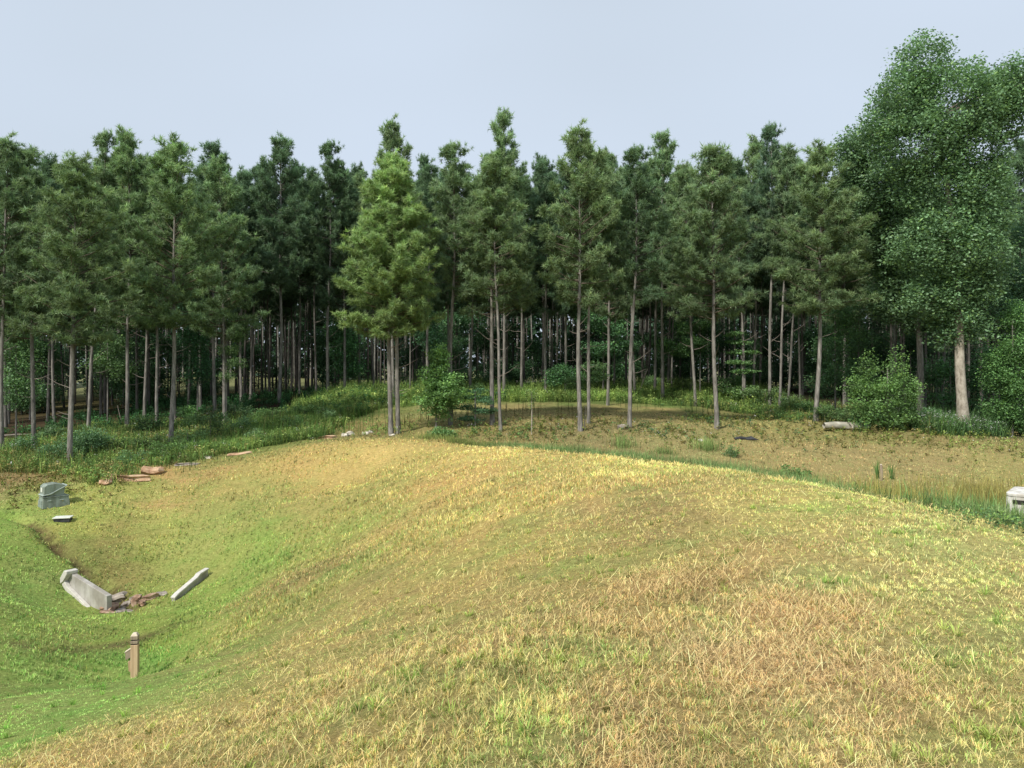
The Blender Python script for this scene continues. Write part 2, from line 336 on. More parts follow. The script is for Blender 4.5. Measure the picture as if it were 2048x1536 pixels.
# forest / weeds masks -------------------------------------------------
EDGE = [(-400,945),(0,948),(130,948),(200,968),(290,940),(400,915),(520,893),(640,880),(700,860),(760,868)]
_ex, _ey = zip(*[ray(a, b) for a, b in EDGE])
def weedzone(x, y):
    """rough growth: left edge band, band behind the clearing, far edges"""
    px, py = scr(x, y, hz(x, y, False))
    py = py+4*vnoise(x, y, 2., 40)
    lb = np.interp(px, [-400,0,130,200,290,400,520,640,700,760,900,1100,1300,1450,1520,1600,1750,2048,2600], [945,945,950,972,945,920,897,878,842,820,808,803,808,820,835,850,868,872,872])
    return (py < lb) & (y > 25)
mow = MB()
def lawn(n, y0, y1, hs):
    x, y = sample(n, y0, y1)
    dens = .60+.6*fbm(x, y, .45, 50)+.45*vnoise(x, y, .13, 53)
    # tufts: pull blades to clump centres
    g = .075+.006*y; cxs = (np.floor(x/g)+.5+.45*vnoise(np.floor(x/g)*7.3, np.floor(y/g)*3.1, 1, 55))*g; cys = (np.floor(y/g)+.5+.45*vnoise(np.floor(x/g)*2.7, np.floor(y/g)*9.1, 1, 56))*g
    pull = R.uniform(0, .75, n)**1.0; x = x+(cxs-x)*pull; y = y+(cys-y)*pull
    keep = (R.uniform(0, 1, n) < dens) & ~weedzone(x, y); x = x[keep]; y = y[keep]; n = len(x)
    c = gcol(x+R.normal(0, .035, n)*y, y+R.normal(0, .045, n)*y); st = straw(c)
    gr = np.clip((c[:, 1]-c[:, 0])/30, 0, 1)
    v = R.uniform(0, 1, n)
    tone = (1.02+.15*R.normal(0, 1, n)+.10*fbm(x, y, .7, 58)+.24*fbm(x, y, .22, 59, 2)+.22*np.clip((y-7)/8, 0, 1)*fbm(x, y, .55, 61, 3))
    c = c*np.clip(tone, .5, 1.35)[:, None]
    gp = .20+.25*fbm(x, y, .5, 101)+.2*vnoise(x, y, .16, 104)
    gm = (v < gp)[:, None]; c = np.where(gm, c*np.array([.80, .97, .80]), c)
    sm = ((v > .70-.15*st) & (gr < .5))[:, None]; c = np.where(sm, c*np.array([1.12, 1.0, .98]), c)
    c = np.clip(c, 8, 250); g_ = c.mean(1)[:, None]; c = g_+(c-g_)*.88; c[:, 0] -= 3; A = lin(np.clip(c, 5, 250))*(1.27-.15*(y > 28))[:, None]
    tall = np.clip(.5+.9*fbm(x, y, 1.1, 60), .15, 1.4)*(1-.5*st)
    h = hs*(.35+.8*R.uniform(0, 1, n)**1.5)*(.45+.9*tall)*(1-.25*gr)*(1+.15*(y < 6))
    w = (.0013+.00078*y)*R.uniform(.6, 1.5, n)
    lean = np.clip(R.beta(1.6, 1.5, n)*1.0+.35*st, .05, .985)
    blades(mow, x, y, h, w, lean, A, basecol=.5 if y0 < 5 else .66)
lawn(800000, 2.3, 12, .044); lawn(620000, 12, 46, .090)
# broader-bladed clumps that stand out of the turf
nc = 620; tx, ty = sample(nc, 2.6, 11, .75); cc_ = gcol(tx, ty); kk = 22
bx = np.repeat(tx, kk); by = np.repeat(ty, kk); aa = R.uniform(0, 6.28, nc*kk); rr_ = R.uniform(0, .028, nc*kk)
sz = np.repeat(R.uniform(.6, 1.25, nc), kk)
tc_ = np.repeat(cc_*np.array([.90, 1.04, .86])*R.uniform(.75, 1.12, (nc, 1)), kk, 0)*R.uniform(.85, 1.15, (nc*kk, 1))
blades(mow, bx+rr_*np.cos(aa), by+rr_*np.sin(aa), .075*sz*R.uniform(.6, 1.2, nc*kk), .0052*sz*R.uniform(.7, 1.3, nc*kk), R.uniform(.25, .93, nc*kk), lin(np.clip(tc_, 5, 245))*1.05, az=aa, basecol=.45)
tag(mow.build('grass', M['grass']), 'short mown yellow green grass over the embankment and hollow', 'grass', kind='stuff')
th = MB()
x, y = sample(640000, 2.3, 26); c = gcol(x+R.normal(0, .03, len(x))*y, y+R.normal(0, .04, len(x))*y); st = straw(c)
pk = R.uniform(0, 1, len(x)) < (.05+.9*st*np.clip(.75+.9*fbm(x, y, .7, 63), 0, 1.2)); pk &= ~weedzone(x, y); pk &= (c[:, 0]-c[:, 1] > -2)
x, y, c = x[pk], y[pk], c[pk]; n = len(x)
tone = np.clip(1.04+.2*R.normal(0, 1, n), .55, 1.4)[:, None]
A = lin(np.clip((c*.45+np.array([216, 190, 138])*.55)*tone, 10, 250))*.95
az = R.uniform(0, 6.28, n)
blades(th, x, y, R.uniform(.03, .15, n)*(1+.03*y), (.0011+.0005*y)*R.uniform(.7, 1.3, n), np.full(n, .985)-R.uniform(0, .04, n), A, z=hz(x, y)+R.uniform(.012, .05, n), basecol=.9, tipcol=1.0, az=az)
tag(th.build('straw_clippings', M['grass']), 'dry tan hay clippings lying over the mown grass', 'clippings', kind='stuff')

# ------------------------------------------------------------------ tall grass and weeds
def scatter_px(n, pxr, pyr):
    """random places on the terrain inside a patch"""
    x0, y0 = ray(pxr[0], pyr[1]); x1, y1 = ray(pxr[1], pyr[0]); return x0, y0, x1, y1
tg = MB()
def tallgrass(n, path, spread, h, col, w=.007, lean=.3, off=(0, 0)):
    pts = np.array([ray(*a) for a in path]); t = R.uniform(0, len(pts)-1, n); i = np.minimum(t.astype(int), len(pts)-2); f = (t-i)[:, None]
    p = pts[i]*(1-f)+pts[i+1]*f; x = p[:, 0]+R.normal(0, spread, n)+off[0]; y = p[:, 1]+R.normal(0, spread, n)+off[1]
    k = R.uniform(0, 1, n) < .55+.7*vnoise(x, y, .6, 71); x = x[k]; y = y[k]; n = len(x)
    c = np.array(col)*np.clip(1+.16*R.normal(0, 1, n)+.15*vnoise(x, y, .7, 73), .5, 1.4)[:, None]
    hh = h*R.uniform(.45, 1.1, n)*(1+.35*vnoise(x, y, 1.2, 72))
    blades(tg, x, y, hh, w*R.uniform(.6, 1.3, n)*(1+y/40), np.clip(np.abs(R.normal(0, lean, n)), .03, .9), lin(np.clip(c, 5, 245))*.85, curl=.8)
CREST = [(2046,1062),(1900,1024),(1800,998),(1700,976),(1600,954),(1500,942),(1400,930),(1300,917),(1200,906)]
cr_w = [(8.1+.6, 9.3)]
def along(ptsw, n, spread, h, col, w=.007, lean=.3, thin=.55):
    pts = np.array(ptsw); t = R.uniform(0, len(pts)-1, n); i = np.minimum(t.astype(int), len(pts)-2); f = (t-i)[:, None]
    p = pts[i]*(1-f)+pts[i+1]*f; x = p[:, 0]+R.normal(0, spread, n); y = p[:, 1]+R.normal(0, spread, n)
    k = R.uniform(0, 1, n) < thin+.7*vnoise(x, y, .6, 71); x = x[k]; y = y[k]; n = len(x)
    c = np.array(col)*np.clip(1+.16*R.normal(0, 1, n)+.15*vnoise(x, y, .7, 73), .5, 1.4)[:, None]
    hh = h*R.uniform(.45, 1.1, n)*(1+.35*vnoise(x, y, 1.2, 72))
    blades(tg, x, y, hh, w*R.uniform(.6, 1.3, n)*(1+y/40), np.clip(np.abs(R.normal(0, lean, n)), .03, .9), lin(np.clip(c, 5, 245))*.85, curl=.8)
BACK = [(6.1, 8.6),(6.15, 10.6),(6.0, 13.5),(5.1, 16.8),(3.5, 20.8),(1.6, 24.6),(-.8, 28.5)]
along(BACK, 15000, .30, .25, (140, 160, 105), lean=.4)
along(BACK, 9000, .45, .32, (112, 145, 85), lean=.4)
along([(a+.9, b+.3) for a, b in BACK], 14000, .5, .42, (130, 150, 95), lean=.35)
along([(.6, 29),(-1.5, 31.5),(-4, 34)], 5000, .7, .30, (135, 150, 85), lean=.35)
along([(10, 13),(10.5, 15.5),(11.5, 18.5),(12, 21)], 11000, 1.0, .55, (95, 130, 65), lean=.35)
POND = [(9.5, 21.5),(12, 21.8),(14.5, 21.5),(17, 21.5),(21, 22)]
along(POND, 13000, 1.1, .80, (168, 162, 92), w=.008, lean=.3, thin=.45)
along(POND, 6000, .9, .5, (130, 148, 80), w=.008, lean=.3, thin=.45)
along([(8, 23),(12, 24),(16, 24),(22, 24.5)], 7000, 1.3, .5, (170, 162, 95), w=.008, lean=.35)
for (a, b, h) in ((1245, 912, .75), (1410, 918, .7), (1330, 925, .4), (700, 830, .8), (640, 880, .5)):
    X0, Y0 = ray(a, b-18); along([(X0-.15, Y0), (X0+.15, Y0)], 400, .3, h*.8, (135, 160, 95), lean=.35)
tag(tg.build('tall_grass', M['grass']), 'tall unmown grass along the back of the embankment and pond edge', 'grass', kind='stuff')

def leafcards(mb, c, size, tint, up=.4, asp=.55, mat=0, droop=None):
    """rhombic leaves, one per centre"""
    n = len(c); a = R.normal(0, 1, (n, 3)); a[:, 2] *= .55; a /= np.linalg.norm(a, axis=1)[:, None]
    nr = R.normal(0, 1, (n, 3)); nr[:, 2] = np.abs(nr[:, 2])+up*2; b = np.cross(nr, a); b /= np.linalg.norm(b, axis=1)[:, None]+1e-9
    s = np.broadcast_to(np.asarray(size, float), (n,))[:, None]
    nn = np.cross(a, b)
    V = np.stack([c-a*s*.5, c+b*s*asp*.5-a*s*.08+nn*s*.06, c+a*s*.5, c-b*s*asp*.5-a*s*.08+nn*s*.06], 1).reshape(-1, 3)
    i = np.arange(n)*4; base = mb.n; mb.V.append(V); mb.C.append(np.repeat(tint, 4, 0)); mb.n += len(V)
    mb.Fc.append((np.c_[i, i+1, i+2, i+3]+base, mat, False))
wd = MB()
def weeds(n, region, h, cols, leafs=20, size=.075, flower=.05):
    x0, x1, y0, y1 = region
    x = R.uniform(x0, x1, n*3); y = R.uniform(y0, y1, n*3); k = weedzone(x, y) & (np.abs(x) < .85*y) & (R.uniform(0, 1, n*3) < .6+.6*vnoise(x, y, 1.5, 81)); x = x[k][:n]; y = y[k][:n]
    shade = np.ones(len(x)); n = len(x)
    if n == 0: return
    z = hz(x, y); hh = h*R.uniform(.35, 1.15, n)*(1+.5*vnoise(x, y, 2.2, 83)); hh = np.maximum(hh, .08)
    ci = R.integers(0, len(cols), n); cc = np.array(cols, float)[ci]*np.clip(1+.18*vnoise(x, y, 1.6, 85)+.1*R.normal(0, 1, n), .5, 1.5)[:, None]
    blades(wd, x, y, hh, np.full(n, .012), R.uniform(.02, .25, n), lin(np.clip(cc, 5, 240))*.6, z=z)
    t = R.uniform(.15, 1.05, (n, leafs)); r = .05+.16*h*R.uniform(0, 1, (n, leafs)); a = R.uniform(0, 6.28, (n, leafs))
    C = np.stack([x[:, None]+r*np.cos(a), y[:, None]+r*np.sin(a), z[:, None]+hh[:, None]*t], -1).reshape(-1, 3)
    T = np.repeat(cc, leafs, 0)*(.72+.3*t.reshape(-1, 1))*np.clip(1+.07*R.normal(0, 1, (n*leafs, 1)), .6, 1.5)
    m = 5*n; bx = np.repeat(x, 5)+R.normal(0, .2, m); by = np.repeat(y, 5)+R.normal(0, .2, m); bc = np.repeat(cc, 5, 0)*np.array([.98, 1.03, .95])*R.uniform(.75, 1.2, (m, 1))
    blades(wd, bx, by, np.repeat(hh, 5)*R.uniform(.7, 1.9, m), np.full(m, .020)*R.uniform(.6, 1.3, m), R.uniform(.05, .6, m), lin(np.clip(bc, 5, 240))*.85)
    leafcards(wd, C, size*R.uniform(.6, 1.3, len(C)), lin(np.clip(T*1.08, 5, 240))*.95, up=.3)
    f = R.uniform(0, 1, n) < flower*(.45 if flower < .2 else 1)
    if f.any():
        m = 5; fc = np.stack([np.repeat(x[f], m), np.repeat(y[f], m), np.repeat((z+hh)[f], m)], -1)+R.normal(0, .05, (f.sum()*m, 3))
        leafcards(wd, fc, .055, np.full((len(fc), 3), .62), up=1.5, asp=1)
G1, G2, G3, G4, G5 = (118, 146, 80), (98, 128, 74), (146, 164, 92), (84, 114, 74), (152, 142, 92)
weeds(5200, (-26, -8, 26, 47), .42, [G1, G2, G3, G1, G5], flower=.05)
weeds(2600, (-14, -5, 33, 48), .35, [G1, G3, G3, G2], flower=.04)
weeds(6200, (-14, 20, 47, 64), .58, [G1, G3, G1, G3], leafs=14, size=.13, flower=.02)
weeds(3600, (10, 32, 36, 52), .48, [G4, G2, G1, G5], leafs=16, size=.10, flower=.08)
weeds(1500, (-30, 0, 44, 66), .55, [(60, 100, 62), (75, 115, 70)], leafs=22, size=.14, flower=.02)
weeds(900, (20, 31, 37, 41.5), .6, [(110, 140, 90), G4], leafs=16, size=.09, flower=.55)
# low leafy patches inside the mown clearing
def patch(px, py, r, n, h, cols, fl=.05, leafs=14, size=.09):
    cx_, cy_ = ray(px, py); x = cx_+R.normal(0, r, n); y = cy_+R.normal(0, r*1.3, n); z = hz(x, y)
    cc = np.array(cols, float)[R.integers(0, len(cols), n)]; hh = h*R.uniform(.4, 1.1, n)
    t = R.uniform(.1, 1.05, (n, leafs)); rr = .12*R.uniform(0, 1, (n, leafs)); a = R.uniform(0, 6.28, (n, leafs))
    C = np.stack([x[:, None]+rr*np.cos(a), y[:, None]+rr*np.sin(a), z[:, None]+hh[:, None]*t], -1).reshape(-1, 3)
    T = np.repeat(cc, leafs, 0)*(.7+.4*t.reshape(-1, 1))*np.clip(1+.15*R.normal(0, 1, (n*leafs, 1)), .6, 1.5)
    size = min(size, .0032*cy_+.006); leafcards(wd, C, size*R.uniform(.6, 1.3, len(C)), lin(np.clip(T*1.08, 5, 240))*.95, up=.3)
    f = R.uniform(0, 1, n) < fl
    if f.any():
        fc = np.stack([np.repeat(x[f], 3), np.repeat(y[f], 3), np.repeat((z+hh)[f], 3)], -1)+R.normal(0, .05, (f.sum()*3, 3))
        leafcards(wd, fc, .05, np.full((len(fc), 3), .6), up=1.5, asp=1)
OL = (112, 125, 62); BR = (120, 110, 65)
for a in [(1420,842,.9,110,.35,[OL,G4],.12),(1300,862,.9,90,.3,[OL,G4],.12),(1090,865,1.2,130,.35,[OL,G2,BR],.03),(990,868,1.1,120,.35,[OL,G2],.03),(1560,855,2.2,260,.3,[OL,BR,G4],.04),(1740,868,2.2,260,.32,[OL,BR],.05),
          (1900,872,2.0,220,.3,[OL,G3],.1),(1170,850,1.5,120,.3,[OL,BR],.04),(1380,875,1.0,60,.2,[OL,BR],.2),(780,862,.8,70,.35,[G3,G1],.04),(1465,915,.15,22,.5,[G4,G2],0),(160,960,1.2,120,.3,[BR,OL],.0),(60,975,1.6,150,.25,[BR,BR,OL],0),
          (1000,1040,.0,1,.1,[OL],0),(2030,1056,.35,160,.16,[G1,G4],0),(1940,1034,.35,130,.14,[G1,G3],0),(640,862,1.0,120,.4,[G3,G1],.05),(1740,985,.3,60,.16,[G1],0),(1590,950,.3,60,.2,[G2],0)]:
    patch(*a)
# upright seed stalks (dark thin spikes) scattered through the rough growth and clearing
def spikes(n, reg, h, col):
    x0, x1, y0, y1 = reg; x = R.uniform(x0, x1, n); y = R.uniform(y0, y1, n); z = hz(x, y)
    for dz, ww in ((0, .018), (.0, .03)):
        blades(wd, x, y, h*R.uniform(.6, 1.1, n), np.full(n, ww), R.uniform(.01, .10, n), np.tile(lin(col)*.7, (n, 1)), z=z)
spikes(60, (-3.5, 3.5, 38, 46), .75, (85, 85, 50)); spikes(110, (-13, -7, 35, 45), 1.0, (95, 135, 62)); spikes(26, (-6.5, -4, 35, 42), .9, (85, 90, 50))
spikes(60, (-19, -12, 28, 35), .9, (105, 130, 66)); spikes(40, (6, 13, 46, 52), 1.1, (80, 120, 60))
X0, Y0 = ray(1752, 960); 
for dx in (-.22, -.16, .28, .33):
    n = 10; zz = hz(np.full(n, X0+dx+.25), np.full(n, Y0))
    blades(wd, np.full(n, X0+dx+.25)+R.normal(0, .03, n), np.full(n, Y0)+R.normal(0, .03, n), R.uniform(.5, .85, n)*(.8 if dx > 0 else 1), np.full(n, .022), R.uniform(.02, .35, n), np.tile(lin((105, 145, 80))*.8, (n, 1)), z=zz)
tag(wd.build('weeds', M['weeds']), 'rough green weeds and wildflowers along the forest edge and clearing', 'weeds', kind='stuff')

# ------------------------------------------------------------------ pines
def needles_at(mb, c, d, L, tint, k=13, mat=1):
    n = len(c); d = d/np.linalg.norm(d, axis=1)[:, None]
    dd = np.repeat(d, k, 0)*R.uniform(.1, 1.1, (n*k, 1))+R.normal(0, .62, (n*k, 3)); dd /= np.linalg.norm(dd, axis=1)[:, None]
    cc = np.repeat(c, k, 0)-np.repeat(d, k, 0)*R.uniform(0, .12, (n*k, 1)); LL = np.repeat(L, k)[:, None]*R.uniform(.7, 1.25, (n*k, 1))
    s = np.cross(dd, R.normal(0, 1, (n*k, 3))); s /= np.linalg.norm(s, axis=1)[:, None]+1e-9
    w = .0155
    V = np.stack([cc-s*w, cc+s*w, cc+dd*LL], 1).reshape(-1, 3)
    T = np.repeat(tint, k, 0)*R.uniform(.8, 1.2, (n*k, 1)); T = np.repeat(T, 3, 0)
    i = np.arange(n*k)*3; base = mb.n; mb.V.append(V); mb.C.append(T); mb.n += len(V); mb.Fc.append((np.c_[i, i+1, i+2]+base, mat, False))
def make_pine(seed, H=14., D=.26, cb=.42, Lmax=2.0, dens=1.0, curve=.25, stubs=10, low=0):
    global R; old = R; R = np.random.default_rng(seed)
    tr = MB(); zs = np.linspace(0, 1, 18); ph = R.uniform(0, 6.28, 4)
    ctr = lambda t: np.array([curve*(math.sin(t*3.1+ph[0])-math.sin(ph[0]))*.5+.05*math.sin(t*11+ph[2]), curve*(math.sin(t*2.6+ph[1])-math.sin(ph[1]))*.5, t*H])
    pts = np.array([ctr(t) for t in zs]); rad = D/2*(1-.86*zs**1.15)*(1+.35*np.exp(-zs*60)); pts[0, 2] = -.35
    tr.tube(pts, rad, 9, wob=.04)
    for _ in range(stubs):
        t = R.uniform(.14, cb+.06); p = ctr(t); a = R.uniform(0, 6.28); l = R.uniform(.12, .9) if R.random() < .6 else R.uniform(.6, 1.5); e = R.uniform(.05, .8)
        q = np.array([math.cos(a)*l, math.sin(a)*l, l*e]); tr.tube([p, p+q*.5+np.array([0, 0, -.05*l]), p+q], [.017, .011, .004], 4, mat=1)
    cr = MB(); C = []; Dv = []; Ls = []; T = []
    z = cb
    while z < .985:
        t = (z-cb)/(1-cb); prof = (1-t)**.52*(.66+.34*min(1, t*4))
        nb = 4 if t < .85 else 3
        for b in range(nb+int(R.random() < .5)):
            L = max(.42, Lmax*1.14*prof*R.uniform(.55, 1.2)); a = R.uniform(0, 6.28); zt = z+R.uniform(-.012, .012); p = ctr(min(zt, 1))
            el = math.radians(R.uniform(-12, 14)+52*t); ax = np.array([math.cos(a)*math.cos(el), math.sin(a)*math.cos(el), math.sin(el)])
            br = [p+ax*L*s+np.array([0, 0, .22*L*s*s]) for s in (0, .35, .7, 1)]
            r0 = .012+.012*L; cr.tube(br, [r0, r0*.7, r0*.45, r0*.2], 4, mat=0, cap=False)
            # foliage sits in tufted clumps along the outer part of the bough, with gaps between
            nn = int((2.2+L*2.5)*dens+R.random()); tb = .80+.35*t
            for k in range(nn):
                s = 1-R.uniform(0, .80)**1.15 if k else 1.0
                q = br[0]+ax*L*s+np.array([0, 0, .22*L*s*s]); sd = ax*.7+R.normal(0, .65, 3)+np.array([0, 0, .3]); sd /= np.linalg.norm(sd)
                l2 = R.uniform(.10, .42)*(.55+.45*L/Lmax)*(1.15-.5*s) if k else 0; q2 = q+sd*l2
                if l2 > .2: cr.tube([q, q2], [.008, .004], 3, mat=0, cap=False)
                nt_ = int(R.integers(4, 9)); v0 = tb*R.uniform(.76, 1.22)*(.72+.4*s)  # higher and outer tufts lighter: light from above painted into the tint
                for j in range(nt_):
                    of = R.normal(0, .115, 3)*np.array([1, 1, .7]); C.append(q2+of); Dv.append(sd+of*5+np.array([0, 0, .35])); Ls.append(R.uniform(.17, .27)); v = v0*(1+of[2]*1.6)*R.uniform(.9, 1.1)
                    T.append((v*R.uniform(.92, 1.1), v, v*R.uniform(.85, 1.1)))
        z += R.uniform(.018, .032)/(.8+.2*dens)
    C.append(ctr(1)+np.array([0, 0, .05])); Dv.append(np.array([0, 0, 1.])); Ls.append(.25); T.append((1, 1, 1))
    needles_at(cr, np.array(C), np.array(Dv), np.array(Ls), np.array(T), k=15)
    root = thing('pine_tree', 'x', 'pine tree', (0, 0, 0))
    tr.build('trunk', [M['bark'], M['twig']], root); cr.build('crown', [M['branch'], M['needles']], root)
    R = old; return root
PV = [make_pine(101, cb=.40, Lmax=2.3, dens=1.15), make_pine(102, cb=.44, Lmax=2.1, curve=.22), make_pine(103, cb=.38, Lmax=2.0, curve=.15, dens=1.1), make_pine(104, cb=.48, Lmax=1.8, curve=.3),
      make_pine(105, cb=.46, Lmax=1.9, D=.22, stubs=16), make_pine(106, cb=.52, Lmax=1.6, D=.2, stubs=18), make_pine(107, cb=.58, Lmax=1.35, D=.18, stubs=16, dens=.9), make_pine(108, cb=.36, Lmax=2.25, dens=1.2, curve=.3)]
PD = [.26, .26, .26, .26, .22, .20, .18, .26]
used = set()
PLACED = []
def put_pine(v, x, y, H, D, label, group=None, lean=(0, 0), tint=(1, 1, 1), rz=None, sx=None, bark=1.0):
    s = D/PD[v]; sh = sx or (.62+.38*s)*1.0
    z = ground(x, y)-.05; rz = R.uniform(0, 6.28) if rz is None else rz
    k = (sh, sh, H/14.0); rot = (lean[1], lean[0], rz)
    if v not in used:
        used.add(v); r = PV[v]; r.location = (x, y, z); r.rotation_euler = rot; r.scale = k; r['label'] = label
        if group: r['group'] = group
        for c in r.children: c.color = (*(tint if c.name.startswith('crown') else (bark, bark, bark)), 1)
        out = r
    else:
        out = dup(PV[v], (x, y, z), rot, k, label, group)
        for c in out.children: c.color = (*(tint if c.name.startswith('crown') else (bark, bark, bark)), 1)
    for c in out.children:
        if c.name.startswith('trunk'): c.scale = (.84, .84, 1)
    PLACED.append((x, y)); return out
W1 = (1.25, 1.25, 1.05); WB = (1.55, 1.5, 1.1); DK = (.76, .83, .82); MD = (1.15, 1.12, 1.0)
# base px, base py, depth (or None: from the terrain), trunk px width, top px, top py, variant, tint, label
TREES = [
(3,901,36,8,10,288,1,MD,'tall pine cut by the left edge of the photo with a thin bare trunk'),
(67,898,37,9,84,305,2,MD,'pine leaning slightly right, second tall trunk from the left edge'),
(139,933,31.5,10,150,314,0,MD,'pine standing in the weeds nearest the grey utility box, closest trunk on the left'),
(175,851,45,7,200,273,3,MD,'pine just right of and behind the closest left pine, with a bushy top'),
(252,862,44,8,250,270,7,W1,'straight pine with its base on brown needle litter behind the round bush'),
(315,852,45,7,320,340,4,MD,'slender pine with a bowed trunk just left of the tall straight wide-crowned pine'),
(343,888,36,9.5,336,288,0,W1,'wide-crowned pine with visible upper branches rising from weeds above the orange slab rocks'),
(351,850,48,5,375,330,5,MD,'thin pine trunk close behind and right of the wide-crowned left pine'),
(429,836,49,7.5,436,290,2,DK,'dark-topped pine behind the shaggy trunk on the left side'),
(449,872,41,6.5,448,328,7,W1,'bright-crowned pine with a shaggy leafy lower trunk'),
(559,803,54,10,565,283,1,DK,'dark pine with the thickest trunk in the shaded gap left of centre'),
(632,787,60,5,620,345,5,DK,'thin dark pine left of the lone straight pine in the shaded gap'),
(654,799,56,7.5,655,296,3,DK,'straight dark pine with a narrow pointed top, right side of the shaded gap'),
(718,792,60,5,705,350,4,MD,'slim pine trunk seen under the drooping left boughs of the bright paired pines'),
(749,791,60,4.5,740,380,6,MD,'thinnest straight trunk just left of the bright paired pines'),
(782,866,36.5,11.5,778,318,7,WB,'left trunk of the bright yellow green paired pines at the end of the embankment'),
(796,867,36.6,10.5,806,345,0,WB,'right trunk of the bright yellow green paired pines at the end of the embankment'),
(787,800,50,6,787,250,1,MD,'open-topped pine rising above the bright paired pines'),
(899,848,38,9,898,293,3,MD,'pine whose base is hidden by the green sapling in the middle of the clearing'),
(940,776,58,8,940,375,4,MD,'pine with dead side branches between the green sapling and the clearing pines'),
(984,853,38,10,985,330,1,MD,'thicker left one of two close pines beside the feathery shrub'),
(1003,865,36.5,6.5,1014,310,5,MD,'thin slightly crooked right one of two close pines beside the feathery shrub'),
(1008,775,52,6,998,222,2,W1,'tallest open-topped pine on the skyline at the centre'),
(1014,764,64,5,1070,335,5,MD,'thin pine behind the crooked clearing pine on the grassy rise'),
(1043,780,57,7,1050,345,4,MD,'pine with forked dead branches standing in bright green weeds'),
(1106,752,66,5,1100,345,6,DK,'dark thin pine behind the weeds left of the two clearing pines at centre right'),
(1160,862,37,10,1158,262,1,MD,'pine with a knobbly trunk, front left of a close pair right of centre'),
(1177,848,39,7.5,1200,300,4,MD,'thinner pine of the pair right of centre, leaning right'),
(1206,760,58,4.5,1200,350,6,DK,'very thin straight stem right of the centre right pair'),
(1229,756,60,4.5,1240,340,6,MD,'second very thin stem right of the centre right pair'),
(1257,853,38,7.5,1268,303,3,DK,'solitary slim pine with a kinked trunk and small grey stone at its foot'),
(1271,762,56,6,1300,330,5,DK,'thin pine close behind the solitary kinked pine'),
(1325,781,55,8,1330,270,2,W1,'pale-trunked pine in the green weeds with a light fluffy top'),
(1343,772,60,4.5,1360,345,6,MD,'thin stem just right of the pale-trunked pine'),
(1383,766,58,5.5,1385,350,5,MD,'thin pine halfway between the pale-trunked pine and the broad clearing pine'),
(1433,845,39,10.5,1425,290,0,MD,'broad-crowned pine standing alone in the clearing right of centre'),
(1469,772,58,4.5,1465,330,6,MD,'thin pine with a long drooping dead bough behind the broad clearing pine'),
(1508,766,56,6,1502,280,4,MD,'pine in the background with bare side twigs, left one of four even trunks'),
(1538,793,52,6.5,1541,258,3,DK,'pine with a spiky double top on the skyline right of centre'),
(1558,797,51,6.5,1580,295,5,MD,'third of four even trunks behind the weeds right of centre'),
(1574,786,53,5.5,1600,340,5,DK,'last of four even trunks behind the weeds right of centre'),
(1600,788,54,4,1610,370,6,MD,'pale crooked thin stem between the four even trunks and the thick right pine'),
(1633,840,40,11.5,1636,297,0,MD,'thick straight pine beside the fallen log'),
(1786,800,50,5,1770,380,5,DK,'shaded pine stem behind the layered green shrub on the right'),
(1884,815,46,7,1880,400,4,DK,'shaded pine between the vine-clad trunk and the pale thick trunk'),
(2036,840,50,7,2032,288,1,DK,'dark pine at the far right edge behind the pale thick trunk'),
(1690,800,52,7,1690,330,7,MD,'pine behind the big leafy tree, right of the thick straight pine'),
(500,790,58,6,512,340,3,DK,'dark pine behind the shaggy one, with a spindly pointed top'),
(600,790,60,6,600,330,4,DK,'dark pine between the thick gap trunk and the lone straight one'),
(855,790,54,6,850,335,1,DK,'dark pine right behind the bright paired pines'),
(15,830,52,6,55,330,2,DK,'dark pine behind the second tall trunk from the left edge'),
(110,835,50,6,118,325,7,DK,'dark pine filling the gap behind the closest left pine'),
(400,815,54,6,392,335,1,DK,'dark pine crown between the wide-crowned and the bright-crowned left pines'),
(1215,800,50,5,1218,310,7,MD,'bushy pine top between the two centre right skyline peaks'),
(1090,790,56,6,1085,330,3,DK,'dark pine forming the low skyline left of the centre right peak'),
(1390,790,52,6,1375,330,2,MD,'pine filling behind the broad clearing pine on its left'),
(1490,790,54,6,1475,320,0,DK,'dark wide pine behind the broad clearing pine on its right'),
(482,795,57,6,482,350,1,DK,'dark pine filling the notch left of the thickest gap trunk'),
(690,795,57,6,690,340,7,DK,'dark pine between the narrow-topped straight pine and the bright pair'),
(290,840,49,6,288,335,2,DK,'dark pine behind the gap left of the wide-crowned left pine'),
(1130,790,56,6,1128,345,7,DK,'dark pine low on the skyline left of the knobbly-trunked pine'),
(1310,785,57,6,1305,345,1,DK,'dark pine between the solitary kinked pine and the pale-trunked pine'),
(900,790,57,6,925,345,2,DK,'dark pine behind the green sapling and its pine'),
]
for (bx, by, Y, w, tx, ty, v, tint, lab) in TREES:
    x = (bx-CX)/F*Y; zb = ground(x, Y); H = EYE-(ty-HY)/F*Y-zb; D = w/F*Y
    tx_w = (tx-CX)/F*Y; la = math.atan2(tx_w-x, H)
    put_pine(v, x, Y, H/math.cos(la), D, lab, lean=(la, R.uniform(-.02, .02)), tint=tint, sx=np.clip(.72+.34*D/PD[v], .8, 1.25), rz=0 if v == 3 else None)
